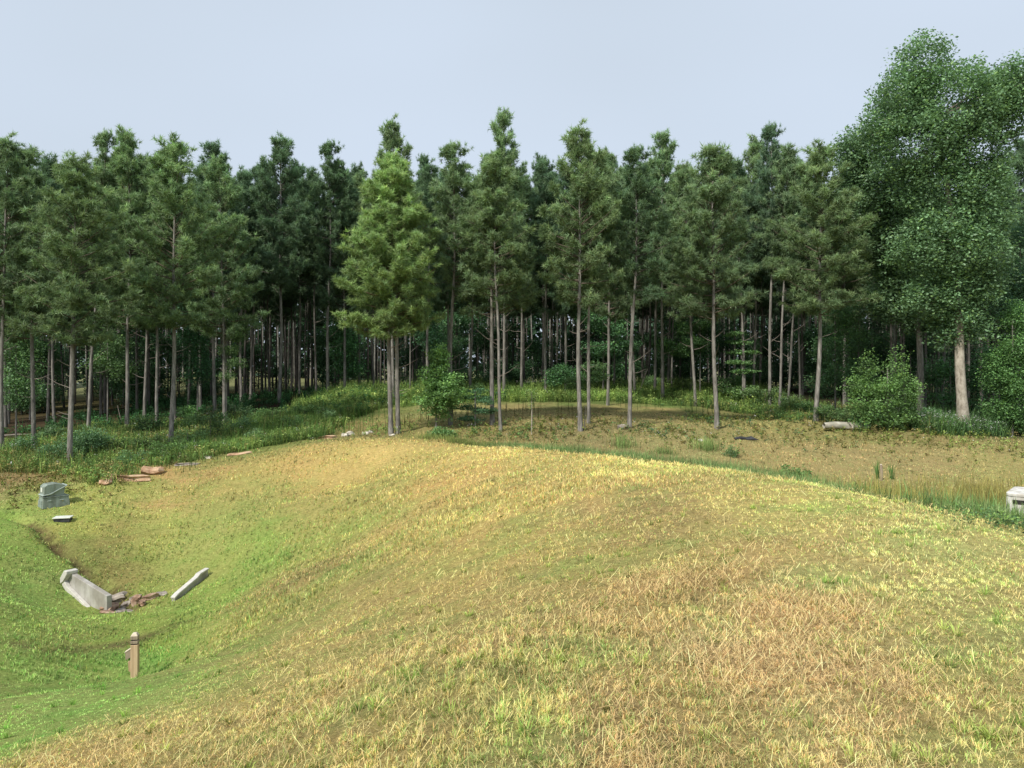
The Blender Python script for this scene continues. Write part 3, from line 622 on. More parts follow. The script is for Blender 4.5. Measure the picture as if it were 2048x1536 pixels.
# interior of the plantation
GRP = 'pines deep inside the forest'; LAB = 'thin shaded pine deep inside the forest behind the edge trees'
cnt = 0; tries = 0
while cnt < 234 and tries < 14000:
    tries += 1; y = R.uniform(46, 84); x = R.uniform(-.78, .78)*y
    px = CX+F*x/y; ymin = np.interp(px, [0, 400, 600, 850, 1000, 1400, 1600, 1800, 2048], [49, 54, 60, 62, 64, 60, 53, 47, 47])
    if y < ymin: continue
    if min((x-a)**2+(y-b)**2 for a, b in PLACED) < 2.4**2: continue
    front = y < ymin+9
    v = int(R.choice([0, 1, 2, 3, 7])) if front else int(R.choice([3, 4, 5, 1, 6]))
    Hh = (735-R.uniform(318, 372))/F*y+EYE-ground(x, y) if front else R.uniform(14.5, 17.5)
    put_pine(v, x, y, Hh, R.uniform(.18, .26) if front else R.uniform(.11, .20), LAB, GRP, lean=(R.normal(0, .012), R.normal(0, .012)), tint=tuple(np.array(DK)*R.uniform(.85, 1.2)), bark=.62); cnt += 1  # trunk colour darkened: shade of the forest interior painted in

# ------------------------------------------------------------------ broadleaf trees and shrubs
def broad(name, label, cat, loc, blobs, trunkpts, trad, nclump, kleaf, leaf, tint, barkm, group=None, limb=True, clr=.42, asp=.62, flat=1.0, droop=0, shell=.45, stems=None):
    """blobs: (x,y,z,rx,ry,rz) in metres from the foot; leaves in clumps inside them"""
    root = thing(name, label, cat, loc, group=group); tr = MB()
    tp = np.array(trunkpts, float)
    ti = np.linspace(0, 1, 10); tpp = np.stack([np.interp(ti, np.linspace(0, 1, len(tp)), tp[:, k]) for k in range(3)], 1)
    if trad: tr.tube(tpp, np.interp(ti, np.linspace(0, 1, len(trad)), trad), 10, wob=.05)
    for s in (stems or []): tr.tube(s[0], s[1], 6)
    cr = MB(); vol = np.array([b[3]*b[4]*b[5] for b in blobs])**.75; vol /= vol.sum()
    zlo = tp[:, 2].max()
    for bi, b in enumerate(blobs):
        c = np.array(b[:3]); r = np.array(b[3:6])
        if limb:
            # limb from the trunk into the foliage mass
            zz = max(tp[0, 2]+.2, min(c[2]-.6*r[2], tp[-1, 2])); k = np.argmin(np.abs(tpp[:, 2]-zz)); s = tpp[k]
            mid = (s+c)/2+np.array([0, 0, .1*np.linalg.norm(c-s)]); lr = max(.012, .028*np.linalg.norm(c-s)**.6)*(.6 if not trad else min(1, trad[0]/.15))
            tr.tube([s, mid, c], [lr, lr*.6, lr*.2], 5)
            for _ in range(3):
                d = R.normal(0, 1, 3); d /= np.linalg.norm(d); tr.tube([mid, (mid+c)/2+d*r*.3, c+d*r*.8], [lr*.5, lr*.35, lr*.1], 4, cap=False)
        n = max(3, int(nclump*vol[bi])); d = R.normal(0, 1, (n, 3)); d /= np.linalg.norm(d, axis=1)[:, None]
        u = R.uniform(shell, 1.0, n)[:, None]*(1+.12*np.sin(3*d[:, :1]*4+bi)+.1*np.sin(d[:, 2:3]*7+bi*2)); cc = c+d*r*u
        ct = .66+.48*np.clip(d[:, 2:3]*.5+.5, 0, 1)+.20*R.normal(0, 1, (n, 1)); ct *= .75+.3*np.minimum(u, 1)  # top-lit look painted in: upward clumps lighter, inner ones darker
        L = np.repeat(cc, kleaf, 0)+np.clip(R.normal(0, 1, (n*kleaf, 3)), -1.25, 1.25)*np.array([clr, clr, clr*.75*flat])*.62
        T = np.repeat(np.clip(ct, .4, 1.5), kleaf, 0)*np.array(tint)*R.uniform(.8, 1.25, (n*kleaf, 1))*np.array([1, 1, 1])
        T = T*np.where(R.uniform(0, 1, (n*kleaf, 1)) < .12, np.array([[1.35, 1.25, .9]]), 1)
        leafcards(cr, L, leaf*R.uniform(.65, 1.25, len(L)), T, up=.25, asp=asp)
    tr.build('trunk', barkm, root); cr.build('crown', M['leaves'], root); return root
def pxblobs(bx, by, Y, bl, depth=1.0):
    x0 = (bx-CX)/F*Y; z0 = ground(x0, Y); k = Y/F; out = []
    for i, (cx_, cy_, rx, ry) in enumerate(bl):
        out.append(((cx_-CX)*k-x0, (R.uniform(-.28, .28))*rx*k*depth, EYE-(cy_-HY)*k-z0, rx*k, (rx+ry)/2*k*depth, ry*k))
    return (x0, Y, z0), out
# tall broad-leaved tree, pale trunk
R = np.random.default_rng(77)
loc, bl = pxblobs(1930, 864, 38.5, [(1850,125,58,62),(1805,200,62,60),(1900,215,85,95),(1830,290,95,80),(1940,300,70,80),(1975,205,55,60),(2030,165,58,55),(2060,185,46,60),(2005,200,40,50),(2020,245,45,45),(1890,390,100,90),(1960,410,60,90),
    (1870,490,95,70),(1950,510,75,80),(1900,590,80,65),(1960,570,50,60),(1920,640,48,42),(1850,600,55,40),(1890,680,30,22),(1955,660,28,24),(1745,260,34,30),(1995,330,26,30)], .9)
bl = [(a, b, c, d*1.02, e*.98, f*1.02) for a, b, c, d, e, f in bl]
k_ = 38.5/F
broad('broadleaf_tree', 'tallest tree at the right, broad-leaved with a thick pale trunk', 'broadleaf tree', loc, bl,
      [(0, 0, -.3), (-.12, 0, 1.2), (-.22, 0, 2.4), (-.30, 0, 4.4), (-.35, 0, 7), (-.6, 0, 11), (-1.4, 0, 15), (-2.0, 0, 18)], [.36, .26, .24, .22, .20, .15, .10, .04], 3900, 28, .155, (1.18, 1.28, 1.18), M['paleb'], clr=.46, shell=.55)
loc, bl = pxblobs(1840, 822, 43, [(1740,300,62,55),(1700,330,38,55),(1765,380,75,60),(1720,420,50,50),(1785,470,75,60),(1810,560,70,55),(1790,230,50,50),(1740,500,45,45),(1840,640,45,30),(1780,610,45,35)], .9)
broad('broadleaf_tree', 'second broad-leaved tree, vine-clad trunk left of the thick pale trunk', 'broadleaf tree', loc, bl,
      [(0, 0, -.3), (.05, 0, 3), (-.1, 0, 6), (-.8, 0, 10), (-1.8, 0, 14)], [.19, .17, .15, .1, .04], 2000, 26, .17, (1.05, 1.12, 1.05), M['bark'], clr=.5)
def shrub(px, py, Y, bl, label, nclump, kleaf, leaf, tint, name='shrub', cat='shrub', trunk=None, rad=(.05, .03), barkm=None, clr=.25, flat=1., stems=None, depth=1., shell=.4, group=None):
    loc, b = pxblobs(px, py, Y, bl, depth); top = max(q[2] for q in b)
    return broad(name, label, cat, loc, b, trunk or [(0, 0, -.1), (.02, 0, top*.5), (0, 0, top)], list(rad), nclump, kleaf, leaf, tint, barkm or M['bark'], clr=clr, flat=flat, stems=stems, shell=shell, group=group)
BG = (1.15, 1.3, .85)
shrub(872, 855, 37, [(878,715,22,26),(868,745,32,22),(880,775,42,26),(872,805,45,22),(890,790,45,25),(905,760,24,16),(880,825,22,14)], 'bright green sweetgum-like sapling in the middle of the clearing', 520, 24, .12, (1.5, 1.65, 1.0), name='sapling', cat='sapling', clr=.24)
shrub(950, 850, 37.5, [(950,795,36,7),(930,815,30,7),(965,822,34,8),(940,838,30,7),(975,805,20,6),(955,782,24,5)], 'dark feathery shrub with flat layered fronds right of the bright sapling', 260, 22, .075, (.7, .95, .95), clr=.22, flat=.25)
shrub(885, 882, 34.5, [(880,868,24,13),(898,872,18,10),(868,875,14,8)], 'low rounded bright green bush just behind the crest of the embankment', 220, 20, .085, BG, clr=.16)
shrub(160, 925, 33, [(175,880,38,28),(150,895,40,26),(120,905,36,20),(200,885,26,26),(90,915,30,16),(165,908,40,16)], 'dense dark green rounded bush behind the closest left pine', 620, 22, .08, (.85, 1.0, .9), clr=.22)
shrub(32, 885, 40, [(30,640,40,40),(20,700,38,45),(45,740,34,40),(25,780,40,40),(50,690,30,30),(60,790,28,30),(10,600,30,35)], 'green leafy young trees clump near the left edge under the pines', 620, 22, .11, (1.05, 1.2, .9), name='young_tree', cat='tree', clr=.35)
shrub(452, 868, 41.3, [(462,640,20,20),(470,672,26,16),(458,700,26,14),(468,725,24,14),(455,752,18,12),(475,655,18,12)], 'shaggy small cedar hugging the bright-crowned left pine', 420, 22, .07, (1.1, 1.15, .85), name='cedar_tree', cat='tree', clr=.2, flat=.6)
shrub(1775, 872, 38, [(1735,735,22,34),(1792,740,26,44),(1765,800,30,50),(1815,810,24,44),(1722,800,22,40),(1765,775,55,22),(1720,770,36,20),(1805,785,40,22),(1780,815,55,20),(1730,815,48,22),(1825,770,25,18),(1790,840,48,14),(1740,845,40,12)],
      'large layered light green shrub on the right with several bare stems', 640, 22, .10, (1.2, 1.35, .85), clr=.3, flat=.75,
      stems=[([(0, 0, -.1), (-.15, 0, .5), (-.5, 0, 1.3)], [.03, .025, .015]), ([(.1, 0, -.1), (.0, 0, .6), (-.15, .1, 1.5)], [.03, .022, .014]), ([(.25, 0, -.1), (.4, 0, .6), (.7, 0, 1.4)], [.03, .02, .014]), ([(-.25, .1, -.1), (-.5, 0, .5), (-.9, .1, 1.2)], [.028, .02, .012])])
shrub(2025, 868, 38.5, [(2025,700,40,36),(2045,640,36,40),(2000,760,40,34),(2040,780,45,40),(2010,820,42,30),(2045,835,40,26),(1985,720,22,22),(2060,710,40,50)], 'dense glossy green bush filling the right edge of the photo', 1000, 24, .11, (1.0, 1.25, .85), clr=.32)
shrub(2040, 850, 44, [(2030,560,36,50),(2045,470,36,50),(2000,620,36,40),(2060,600,40,60)], 'dark leafy tree behind the right edge bush', 420, 24, .13, (.8, 1.0, .9), name='young_tree', cat='tree', clr=.45)
shrub(1670, 800, 45, [(1670,640,40,36),(1700,680,44,36),(1660,700,40,30),(1700,620,36,36),(1680,750,44,34),(1720,740,36,32),(1650,770,34,24)], 'dark green understory tree right of the thick straight pine', 620, 22, .12, (.8, 1.0, .85), name='young_tree', cat='tree', clr=.4)
shrub(1400, 770, 57, [(1390,690,34,18),(1370,660,24,16),(1355,700,28,16),(1330,690,20,14),(1400,650,20,14)], 'green understory tree between the pale-trunked pine and broad clearing pine', 260, 20, .15, (1.0, 1.2, .9), name='young_tree', cat='tree', clr=.4, flat=.7)
shrub(1485, 780, 54, [(1480,685,28,5),(1490,705,32,5),(1478,725,28,5),(1490,742,30,5),(1470,668,20,5)], 'young dogwood with flat tiers of leaves behind the broad clearing pine', 260, 20, .12, (1.1, 1.3, .9), name='young_tree', cat='tree', clr=.3, flat=.3)
shrub(1215, 770, 56, [(1190,640,34,22),(1230,665,34,24),(1200,700,40,20),(1250,690,26,20)], 'blue green leafy understory tree right of the centre right pine pair', 300, 20, .15, (.85, 1.15, 1.0), name='young_tree', cat='tree', clr=.45, flat=.6)
shrub(1175, 800, 46, [(1185,735,30,12),(1160,760,40,12),(1195,755,24,12),(1150,775,26,8)], 'spreading olive green shrub behind the centre right pine pair', 220, 20, .10, (1.1, 1.2, .9), clr=.28, flat=.4)
shrub(1130, 775, 55, [(1125,745,34,16),(1150,755,26,14),(1105,762,24,12)], 'dark low bush left of the centre right pine pair', 200, 20, .13, (.75, 1.05, .85), clr=.3)
shrub(820, 790, 56, [(830,600,44,30),(850,640,36,30),(860,680,30,26)], 'dark leafy tree in shade between the paired pines and the sapling', 260, 20, .16, (.7, 1.0, .95), name='young_tree', cat='tree', clr=.5)
shrub(395, 830, 52, [(395,610,34,40),(390,680,34,40),(400,740,30,34)], 'dark leafy tree in the shade right of the wide-crowned left pine', 420, 20, .15, (.65, 1.0, .95), name='young_tree', cat='tree', clr=.5)
shrub(215, 830, 50, [(230,690,34,26),(205,730,30,26),(240,740,30,26),(225,640,24,24)], 'olive leafy young tree between the left pines', 320, 20, .13, (.85, .95, .7), name='young_tree', cat='tree', clr=.4)
shrub(690, 790, 58, [(690,700,30,34),(700,740,34,22),(680,650,26,30)], 'dark leafy young tree left of the paired pines in shade', 300, 20, .15, (.75, 1.1, .9), name='young_tree', cat='tree', clr=.45)
shrub(1900, 845, 43, [(1890,800,34,24),(1870,750,30,30),(1960,760,34,34),(1975,720,26,30),(1900,740,26,26),(1955,810,24,20)], 'dark leafy growth in the shade around the pale thick trunk', 420, 22, .12, (.75, 1.05, .85), clr=.35)
shrub(1063, 862, 36, [(1063,785,12,7),(1066,800,9,6),(1060,812,6,6),(1070,790,10,5)], 'spindly sapling with a pale stem and sparse leaves in the clearing', 26, 10, .09, (1.5, 1.3, .9), name='sapling', cat='sapling', rad=(.03, .018), barkm=M['paleb'], clr=.16)
shrub(1460, 920, 27, [(1460,906,12,8),(1462,898,5,9)], 'small dark green pine seedling on the slope behind the crest', 50, 14, .04, (1.0, 1.1, .8), name='seedling', cat='seedling', rad=(.01, .006), clr=.08)
# understory masses, repeated deep in the shade
def under_proto(seed):
    global R; old = R; R = np.random.default_rng(seed)
    bl = [(R.normal(0, .9), R.normal(0, .9), R.uniform(.8, 5.2), R.uniform(.8, 1.4), R.uniform(.8, 1.4), R.uniform(.5, .9)) for _ in range(9)]
    r = broad('understory_tree', 'x', 'understory tree', (0, 0, 0), bl, [(0, 0, -.2), (.1, 0, 3), (0, 0, 5)], [.06, .05, .02], 330, 18, .17, (.72, 1.0, .85), M['bark'], clr=.6); R = old; return r
UP = [under_proto(s) for s in (301, 302, 303)]; UL = 'dark green leafy understory tree in the shade behind the pine trunks'; UG = 'leafy understory trees deep in the forest'
n = 0
for t in range(400):
    y = R.uniform(60, 84); x = R.uniform(-.75, .75)*y; px = CX+F*x/y
    if 480 < px < 650 and R.random() < .75: continue
    if 690 < px < 830 and R.random() < .5: continue
    o = UP[n % 3]; s = R.uniform(.7, 1.15)
    if n < 3: o.location = (x, y, ground(x, y)); o.scale = (s, s, s); o['label'] = UL; o['group'] = UG
    else: o = dup(o, (x, y, ground(x, y)), (0, 0, R.uniform(0, 6.28)), (s, s, s*R.uniform(.85, 1.2)), UL, UG)
    c = tuple(np.array([1, 1, 1])*R.uniform(.6, 1.05))
    for ch in o.children:
        if ch.name.startswith('crown'): ch.color = (*c, 1)
    n += 1
    if n > 92: break
# the rest of the plantation, farther back: too many stems to count
fp = MB(); C_ = []; D_ = []
for i in range(300):
    y = R.uniform(72, 100); x = R.uniform(-.8, .8)*y; z = ground(x, y)-.1; h = R.uniform(13.5, 17); dx, dy = R.normal(0, .15, 2)
    fp.tube([(x, y, z), (x+dx*.5, y+dy*.5, z+h*.5), (x+dx, y+dy, z+h)], [.085, .06, .015], 5, mat=0, cap=False)
    m = 46; t = R.uniform(.5, 1, m); r_ = 1.7*(1.05-t)**.5; a = R.uniform(0, 6.28, m); rr = r_*R.uniform(.3, 1, m)
    C_.append(np.c_[x+dx*t+rr*np.cos(a), y+dy*t+rr*np.sin(a), z+h*t]); D_.append(np.c_[np.cos(a), np.sin(a), .5+0*a])
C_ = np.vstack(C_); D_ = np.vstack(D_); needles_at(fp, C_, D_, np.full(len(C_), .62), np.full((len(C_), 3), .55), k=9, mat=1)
tag(fp.build('distant_pines', [M['bark_shade'], M['needles']]), 'crowded thin pine stems at the back of the plantation', 'pine trees', kind='stuff')
# bushy weeds rising out of the rough growth
def bush_proto(seed):
    global R; old = R; R = np.random.default_rng(seed)
    bl = [(R.normal(0, .28), R.normal(0, .28), R.uniform(.25, .9), R.uniform(.22, .4), R.uniform(.22, .4), R.uniform(.18, .32)) for _ in range(6)]
    r = broad('weed_bush', 'x', 'bush', (0, 0, 0), bl, [(0, 0, -.1), (.02, 0, .4), (0, 0, .8)], [.015, .012, .006], 110, 16, .075, (1.05, 1.15, .85), M['twig'], clr=.14); R = old; return r
BP = [bush_proto(s) for s in (401, 402, 403)]; n = 0
BSP = [(40,915,1.1),(95,885,1.2),(225,915,1.0),(262,930,.8),(300,905,1.1),(325,925,.9),(375,895,1.2),(398,905,.8),(420,880,1.2),(480,870,1.1),(505,885,.7),(545,850,1.3),(590,862,.9),(610,838,1.1),(655,850,.8),(700,835,.9),(470,845,1.4),(385,860,1.3),(290,872,1.3),
 (1100,772,1.5),(1180,778,1.3),(1240,785,1.3),(1300,780,1.4),(1365,790,1.2),(1455,800,1.6),(1490,806,1.6),(1530,815,1.6),(1575,822,1.4),(1610,832,1.3),(1460,790,1.5),(1690,850,1.2),(1650,846,1.0),(1850,855,1.3),(1880,862,1.0),(1990,868,1.1),(1720,858,1.0),(1000,782,1.2),(950,790,1.0)]
for px, py, sc_ in BSP:
    x, y = ray(px, py); o = BP[n % 3]; loc = (x, y, ground(x, y)-.03); scl = (sc_*1.1, sc_*1.1, sc_*R.uniform(.75, 1.15))
    side = 'on the bank left of the mound' if px < 720 else ('in the grassy strip behind the mown clearing' if px < 1440 else 'along the shaded edge behind the fallen log and thick pine')
    lb = 'leafy green weed bush '+side; gp_ = 'weed bushes '+side
    if n < 3: o.location = loc; o.scale = scl; o['label'] = lb; o['group'] = gp_
    else: o = dup(o, loc, (0, 0, R.uniform(0, 6.28)), scl, lb, gp_)
    c = np.array([1, 1, 1])*R.uniform(.7, 1.15)*np.array([R.uniform(.85, 1.15), 1, R.uniform(.8, 1.1)])
    for ch in o.children:
        if ch.name.startswith('crown'): ch.color = (*c, 1)
    n += 1
# wood beyond the far field
fw = MB(); n = 9500
x = R.uniform(-105, 105, n); y = 112+R.uniform(0, 14, n); top = 23+2.5*vnoise(x, y, 6, 91)+1.5*vnoise(x, y, 2.2, 92); z = -1+R.uniform(0.02, 1, n)**.85*top
for x_ in np.arange(-105, 105, 2.3): fw.tube([(x_, 111, -1.5), (x_+R.normal(0, .2), 111, 10)], [.16, .08], 5, mat=1, cap=False)
cc = np.repeat(np.c_[x, y, z], 22, 0)+R.normal(0, .75, (n*22, 3)); tt = np.repeat((.6+.3*z/15)*R.uniform(.7, 1.2, n), 22)[:, None]*R.uniform(.8, 1.2, (n*22, 1))
leafcards(fw, cc, .85*R.uniform(.6, 1.2, len(cc)), np.tile([.55, .68, .68], (len(cc), 1))*tt, up=.2, asp=.7)
tag(fw.build('far_wood', [M['leaves'], M['bark']]), 'distant wood beyond the pale field behind the pines', 'wood', kind='stuff')

# ------------------------------------------------------------------ built things
# wing walls of the culvert outlet
def wingwall_left():
    ax = np.array([-11.2, 19.3]); bx = np.array([-9.62, 18.25]); u = (bx-ax)/np.linalg.norm(bx-ax); nrm = np.array([-u[1], u[0]])
    if nrm[1] < 0: nrm = -nrm
    Lw = np.linalg.norm(bx-ax); zt = lambda px, py, Y: EYE-(py-HY)/F*Y
    to = lambda a, d, w: (a*u[0]+d*nrm[0], a*u[1]+d*nrm[1], w)
    r = thing('wing_wall', 'left concrete wing wall of the drain outlet in the grassy hollow, broad face showing', 'concrete wall', (ax[0], ax[1], 0), group=None)
    zl = zt(0, 1146, 19.1); zr = zt(0, 1192, 18.25)
    body = MB(); bm_poly(body, [(.10, zl-.30), (.10, zl-.02), (.32, zl-.05), (Lw, zr), (Lw, zr-.75), (Lw-.45, zr-.75)], 0, .13, to, 0, bev=.012); body.build('wall_panel', M['concrete'], r)
    lip = MB(); bm_poly(lip, [(.0, zl-.22), (.06, zl-.16), (.26, zl-.34), (Lw-.42, zr-.46), (Lw-.55, zr-.56), (.18, zl-.45), (.02, zl-.34)], -.10, .0-.003, to, 0, bev=.012); lip.build('edge_rim', M['concrete_lip'], r)
    cap = MB(); bm_poly(cap, [(-.02, zl-.30), (-.03, zl-.16), (.16, zl+.06), (.30, zl+.05), (.30, zl-.02), (.12, zl-.22)], -.13, .16, to, 0, bev=.015); cap.build('end_cap', M['concrete_lip'], r)
wingwall_left()
def wingwall_right():
    a3 = P(343, 1197, 18.6); b3 = P(410, 1139, 19.9)
    a = np.array(a3); b = np.array(b3); u = b-a; u[2] = 0; L = np.linalg.norm(u); u /= L; nrm = np.array([u[1], -u[0], 0.])
    zz = lambda s: a[2]+(b[2]-a[2])*s
    to = lambda q, d, w: tuple(np.array([0, 0, 0.])+u*q+nrm*d+np.array([0, 0, w]))
    r = thing('wing_wall', 'right narrow concrete wing wall of the drain outlet, seen along its stepped top edge', 'concrete wall', (a[0], a[1], a[2]))
    h = b[2]-a[2]; pl = [(0, -.55), (0, .0), (L*.12, h*.16), (L*.68, h*.70), (L*.74, h*.86), (L, h), (L, h-.5), (L*.7, h-.9)]
    m = MB(); bm_poly(m, pl, .0, .10, to, 0, bev=.015); m.build('wall_panel', M['concrete'], r)
    m = MB(); bm_poly(m, [(-.02, .003), (L*.12, h*.16+.003), (L*.68, h*.70+.003), (L*.74, h*.86+.003), (L+.02, h+.003), (L+.02, h+.045), (L*.73, h*.86+.05), (L*.66, h*.70+.05), (L*.1, h*.16+.05), (-.02, .05)], -.015, .115, to, 0, bev=.012)
    m.build('edge_rim', M['concrete_lip'], r)
wingwall_right()
# rocks
def rock(name, label, x, y, size, mat, rz=0, group=None, sink=.3, tilt=0):
    import bmesh
    bm = bmesh.new(); bmesh.ops.create_cube(bm, size=1); bmesh.ops.subdivide_edges(bm, edges=bm.edges[:], cuts=3, use_grid_fill=True)
    sd = R.uniform(0, 50, 3)
    for v in bm.verts:
        p = np.array(v.co); q = p/np.linalg.norm(p)*.62; p = p*.62+q*.38
        p += .12*np.array([math.sin(p[1]*6+sd[0]), math.sin(p[2]*7+sd[1]), math.sin(p[0]*6+sd[2])])+R.normal(0, .022, 3); v.co = p*np.array(size)
    me = bpy.data.meshes.new(name); bm.to_mesh(me); bm.free(); me.materials.append(mat)
    o = bpy.data.objects.new(name, me); COL.objects.link(o); o.location = (x, y, ground(x, y)+size[2]*(.5-sink)); o.rotation_euler = (tilt, R.uniform(-.1, .1), rz)
    return tag(o, label, 'rock', group)
def rpx(px, py, *a, **k): x, y = ray(px, py); return x, y
for (px, py, sz, rz, lab, mt) in [
  (212,969,(.32,.5,.20),.3,'small orange rock at the lower end of the slab row','rock_orange'),
  (255,961,(1.25,.45,.24),.42,'long flat orange slab, the largest rock beside the mown slope','rock_orange'),
  (304,946,(.62,.5,.30),.4,'blocky pale-topped orange rock above the long slab','rock_orange'),
  (375,931,(.8,.3,.10),.4,'flat half-buried grey slab up the slope from the blocky rock','rock_grey'),
  (478,910,(.8,.3,.12),.35,'flat tan stone at the weed edge halfway up the bank','rock_orange'),
  (415,917,(.25,.2,.12),.0,'tiny white stone in the weeds above the slabs','rock_pale'),
  (655,877,(.7,.4,.16),.1,'tan slab on the far end of the crest','rock_orange'),
  (622,879,(.22,.2,.14),.1,'small pale stone just left of the crest slab','rock_pale'),
  (690,873,(.26,.2,.20),.1,'pale stone first right of the crest slab','rock_pale'),
  (701,871,(.30,.22,.22),.9,'pale stone second right of the crest slab, the upright one','rock_pale'),
  (730,869,(.30,.22,.18),.6,'pale stone third right of the crest slab','rock_pale'),
  (741,867,(.24,.2,.16),.2,'pale stone nearest the paired pines on their left','rock_pale'),
  (784,873,(.24,.18,.14),.2,'white stone at the foot of the bright paired pines','rock_pale'),
  (1243,857,(.40,.3,.26),.5,'grey stone at the foot of the kinked slim pine','rock_grey'),
  (1402,883,(.22,.2,.12),.5,'small tan stone in the mown clearing','rock_pale'),
  (232,1190,(.45,.35,.26),.2,'largest grey boulder above the rubble at the drain outlet','rock_grey')]:
    x, y = ray(px, py); rock('rock', lab, x, y, sz, M[mt], rz)
rx0, ry0 = ray(248, 1212)
for i, (dx, dy, s, mt) in enumerate([(-.36,.0,(.34,.22,.16),'rock_orange'),(-.42,.22,(.30,.2,.14),'rock_orange'),(-.12,.06,(.26,.24,.14),'rock_grey'),(-.06,-.12,(.28,.2,.13),'rock_grey'),(.12,.18,(.16,.2,.26),'rock_orange'),(.02,.34,(.26,.2,.14),'rock_grey'),
    (.36,.28,(.36,.16,.14),'rock_orange'),(.34,.05,(.32,.16,.12),'rock_orange'),(-.22,-.16,(.34,.2,.10),'rock_orange'),(.16,-.06,(.22,.2,.12),'rock_grey'),(-.2,.34,(.24,.2,.14),'rock_grey'),(.52,.42,(.22,.15,.1),'rock_grey')]):
    rock('riprap_stone', 'jagged brown stone in the heap of rubble between the two wing walls', rx0+dx*1.15, ry0+dy*1.6, tuple(np.array(s)*.9), M['riprap' if mt == 'rock_orange' else mt], R.uniform(0, 3), 'riprap stones at the drain outlet', sink=.12, tilt=R.uniform(-.4, .4))
# utility pedestal
px_, py_ = ray(108, 1012); k = py_/F
def pedestal():
    r = thing('utility_pedestal', 'grey green plastic utility cabinet with a slanted hood standing in the grass', 'utility box', (px_, py_, ground(px_, py_)-.03), rz=math.radians(46)); r.scale = (.95, .95, .95)
    b = MB(); bm_box(b, -.42, .42, -.28, .28, 0, .36, taper=.04, bev=.02); b.build('base_box', M['green_plastic'], r)
    b = MB(); bm_box(b, -.40, .40, -.26, .26, .362, .385, bev=.008); b.build('base_rim', M['green_plastic'], r)
    for sx in (-.2, .16):
        b = MB(); bm_box(b, sx-.055, sx+.055, -.268, -.245, .235, .262, bev=.006); b.build('handle', M['light_plastic'], r)
    for i in range(4):
        b = MB(); y0 = -.17+i*.1; bm_box(b, -.425, -.39, y0, y0+.03, .04, .26, bev=.006); b.build('louvre', M['light_plastic'], r)
    b = MB(); to = lambda u, d, w: (u, d, w)
    bm_poly(b, [(-.28, .387), (.25, .387), (.27, .66), (-.28, .42)], -.20, .20, to, bev=.01); b.build('cabinet_body', M['green_plastic'], r)
    b = MB(); bm_poly(b, [(-.36, .455), (-.35, .72), (-.26, .79), (.02, .81), (.30, .725), (-.15, .50)], -.235, .235, to, bev=.018); h = b.build('hood', M['green_plastic'], r)
    b = MB(); bm_poly(b, [(-.40, .42), (-.40, .452), (-.16, .492), (.33, .735), (.345, .71), (-.15, .455)], -.26, .26, to, bev=.008); b.build('hood_lip', M['light_plastic'], r)
    b = MB(); bm_box(b, -.372, -.362, -.09, .09, .53, .68, bev=.002); b.build('label_plate', M['label_plate'], r)
pedestal()
lx, ly = ray(126, 1043)
r = thing('valve_box', 'small flat grey lid box lying in the grass in front of the utility cabinet', 'ground box', (lx, ly, ground(lx, ly)-.04), rz=.25)
b = MB(); bm_box(b, -.215, .215, -.16, .16, 0, .115, bev=.01); b.build('box_body', M['debris'], r); bpy.data.objects[-1] if False else None
b = MB(); bm_box(b, -.24, .24, -.185, .185, .117, .145, bev=.008); b.build('lid', M['label_plate'], r)
# marker post
px_, py_ = P(270, 1366, 12.5)[:2]
r = thing('marker_post', 'brown square timber post with a pale pointed cap and two small side brackets', 'post', (px_, py_, ground(px_, py_)), rz=math.radians(10))
b = MB(); bm_box(b, -.055, .055, -.055, .055, -.2, .655, bev=.006); b.build('post_shaft', M['wood'], r)
b = MB(); bm_box(b, -.047, .047, -.047, .047, .656, .672, bev=.0); bm_box(b, -.047, .047, -.047, .047, .722, .738); b.build('groove', M['dark'], r)
b = MB(); bm_box(b, -.055, .055, -.055, .055, .673, .721, bev=.005); bm_box(b, -.055, .055, -.055, .055, .739, .795, bev=.005); b.build('head_block', M['woodgrey'], r)
b = MB(); bm_box(b, -.057, .057, -.057, .057, .796, .842, taper=.03, bev=.006); b.build('post_cap', M['woodpale'], r)
to = lambda u, d, w: (u, d, w)
b = MB(); bm_poly(b, [(-.058, .585), (-.135, .535), (-.135, .44), (-.118, .415), (-.058, .455)], -.045, .045, to, bev=.004); o = b.build('bracket', M['woodgrey'], r); o['label'] = 'upper slanted bracket'
b = MB(); bm_poly(b, [(-.058, .40), (-.105, .375), (-.095, .365), (-.088, .23), (-.058, .22)], -.04, .04, to, bev=.003); o = b.build('bracket', M['wood'], r); o['label'] = 'lower narrow bracket'
b = MB(); bm_poly(b, [(-.057, .597), (-.057, .587), (-.145, .531), (-.148, .542)], -.05, .05, to, bev=.001); b.build('bracket_lid', M['woodpale'], r)
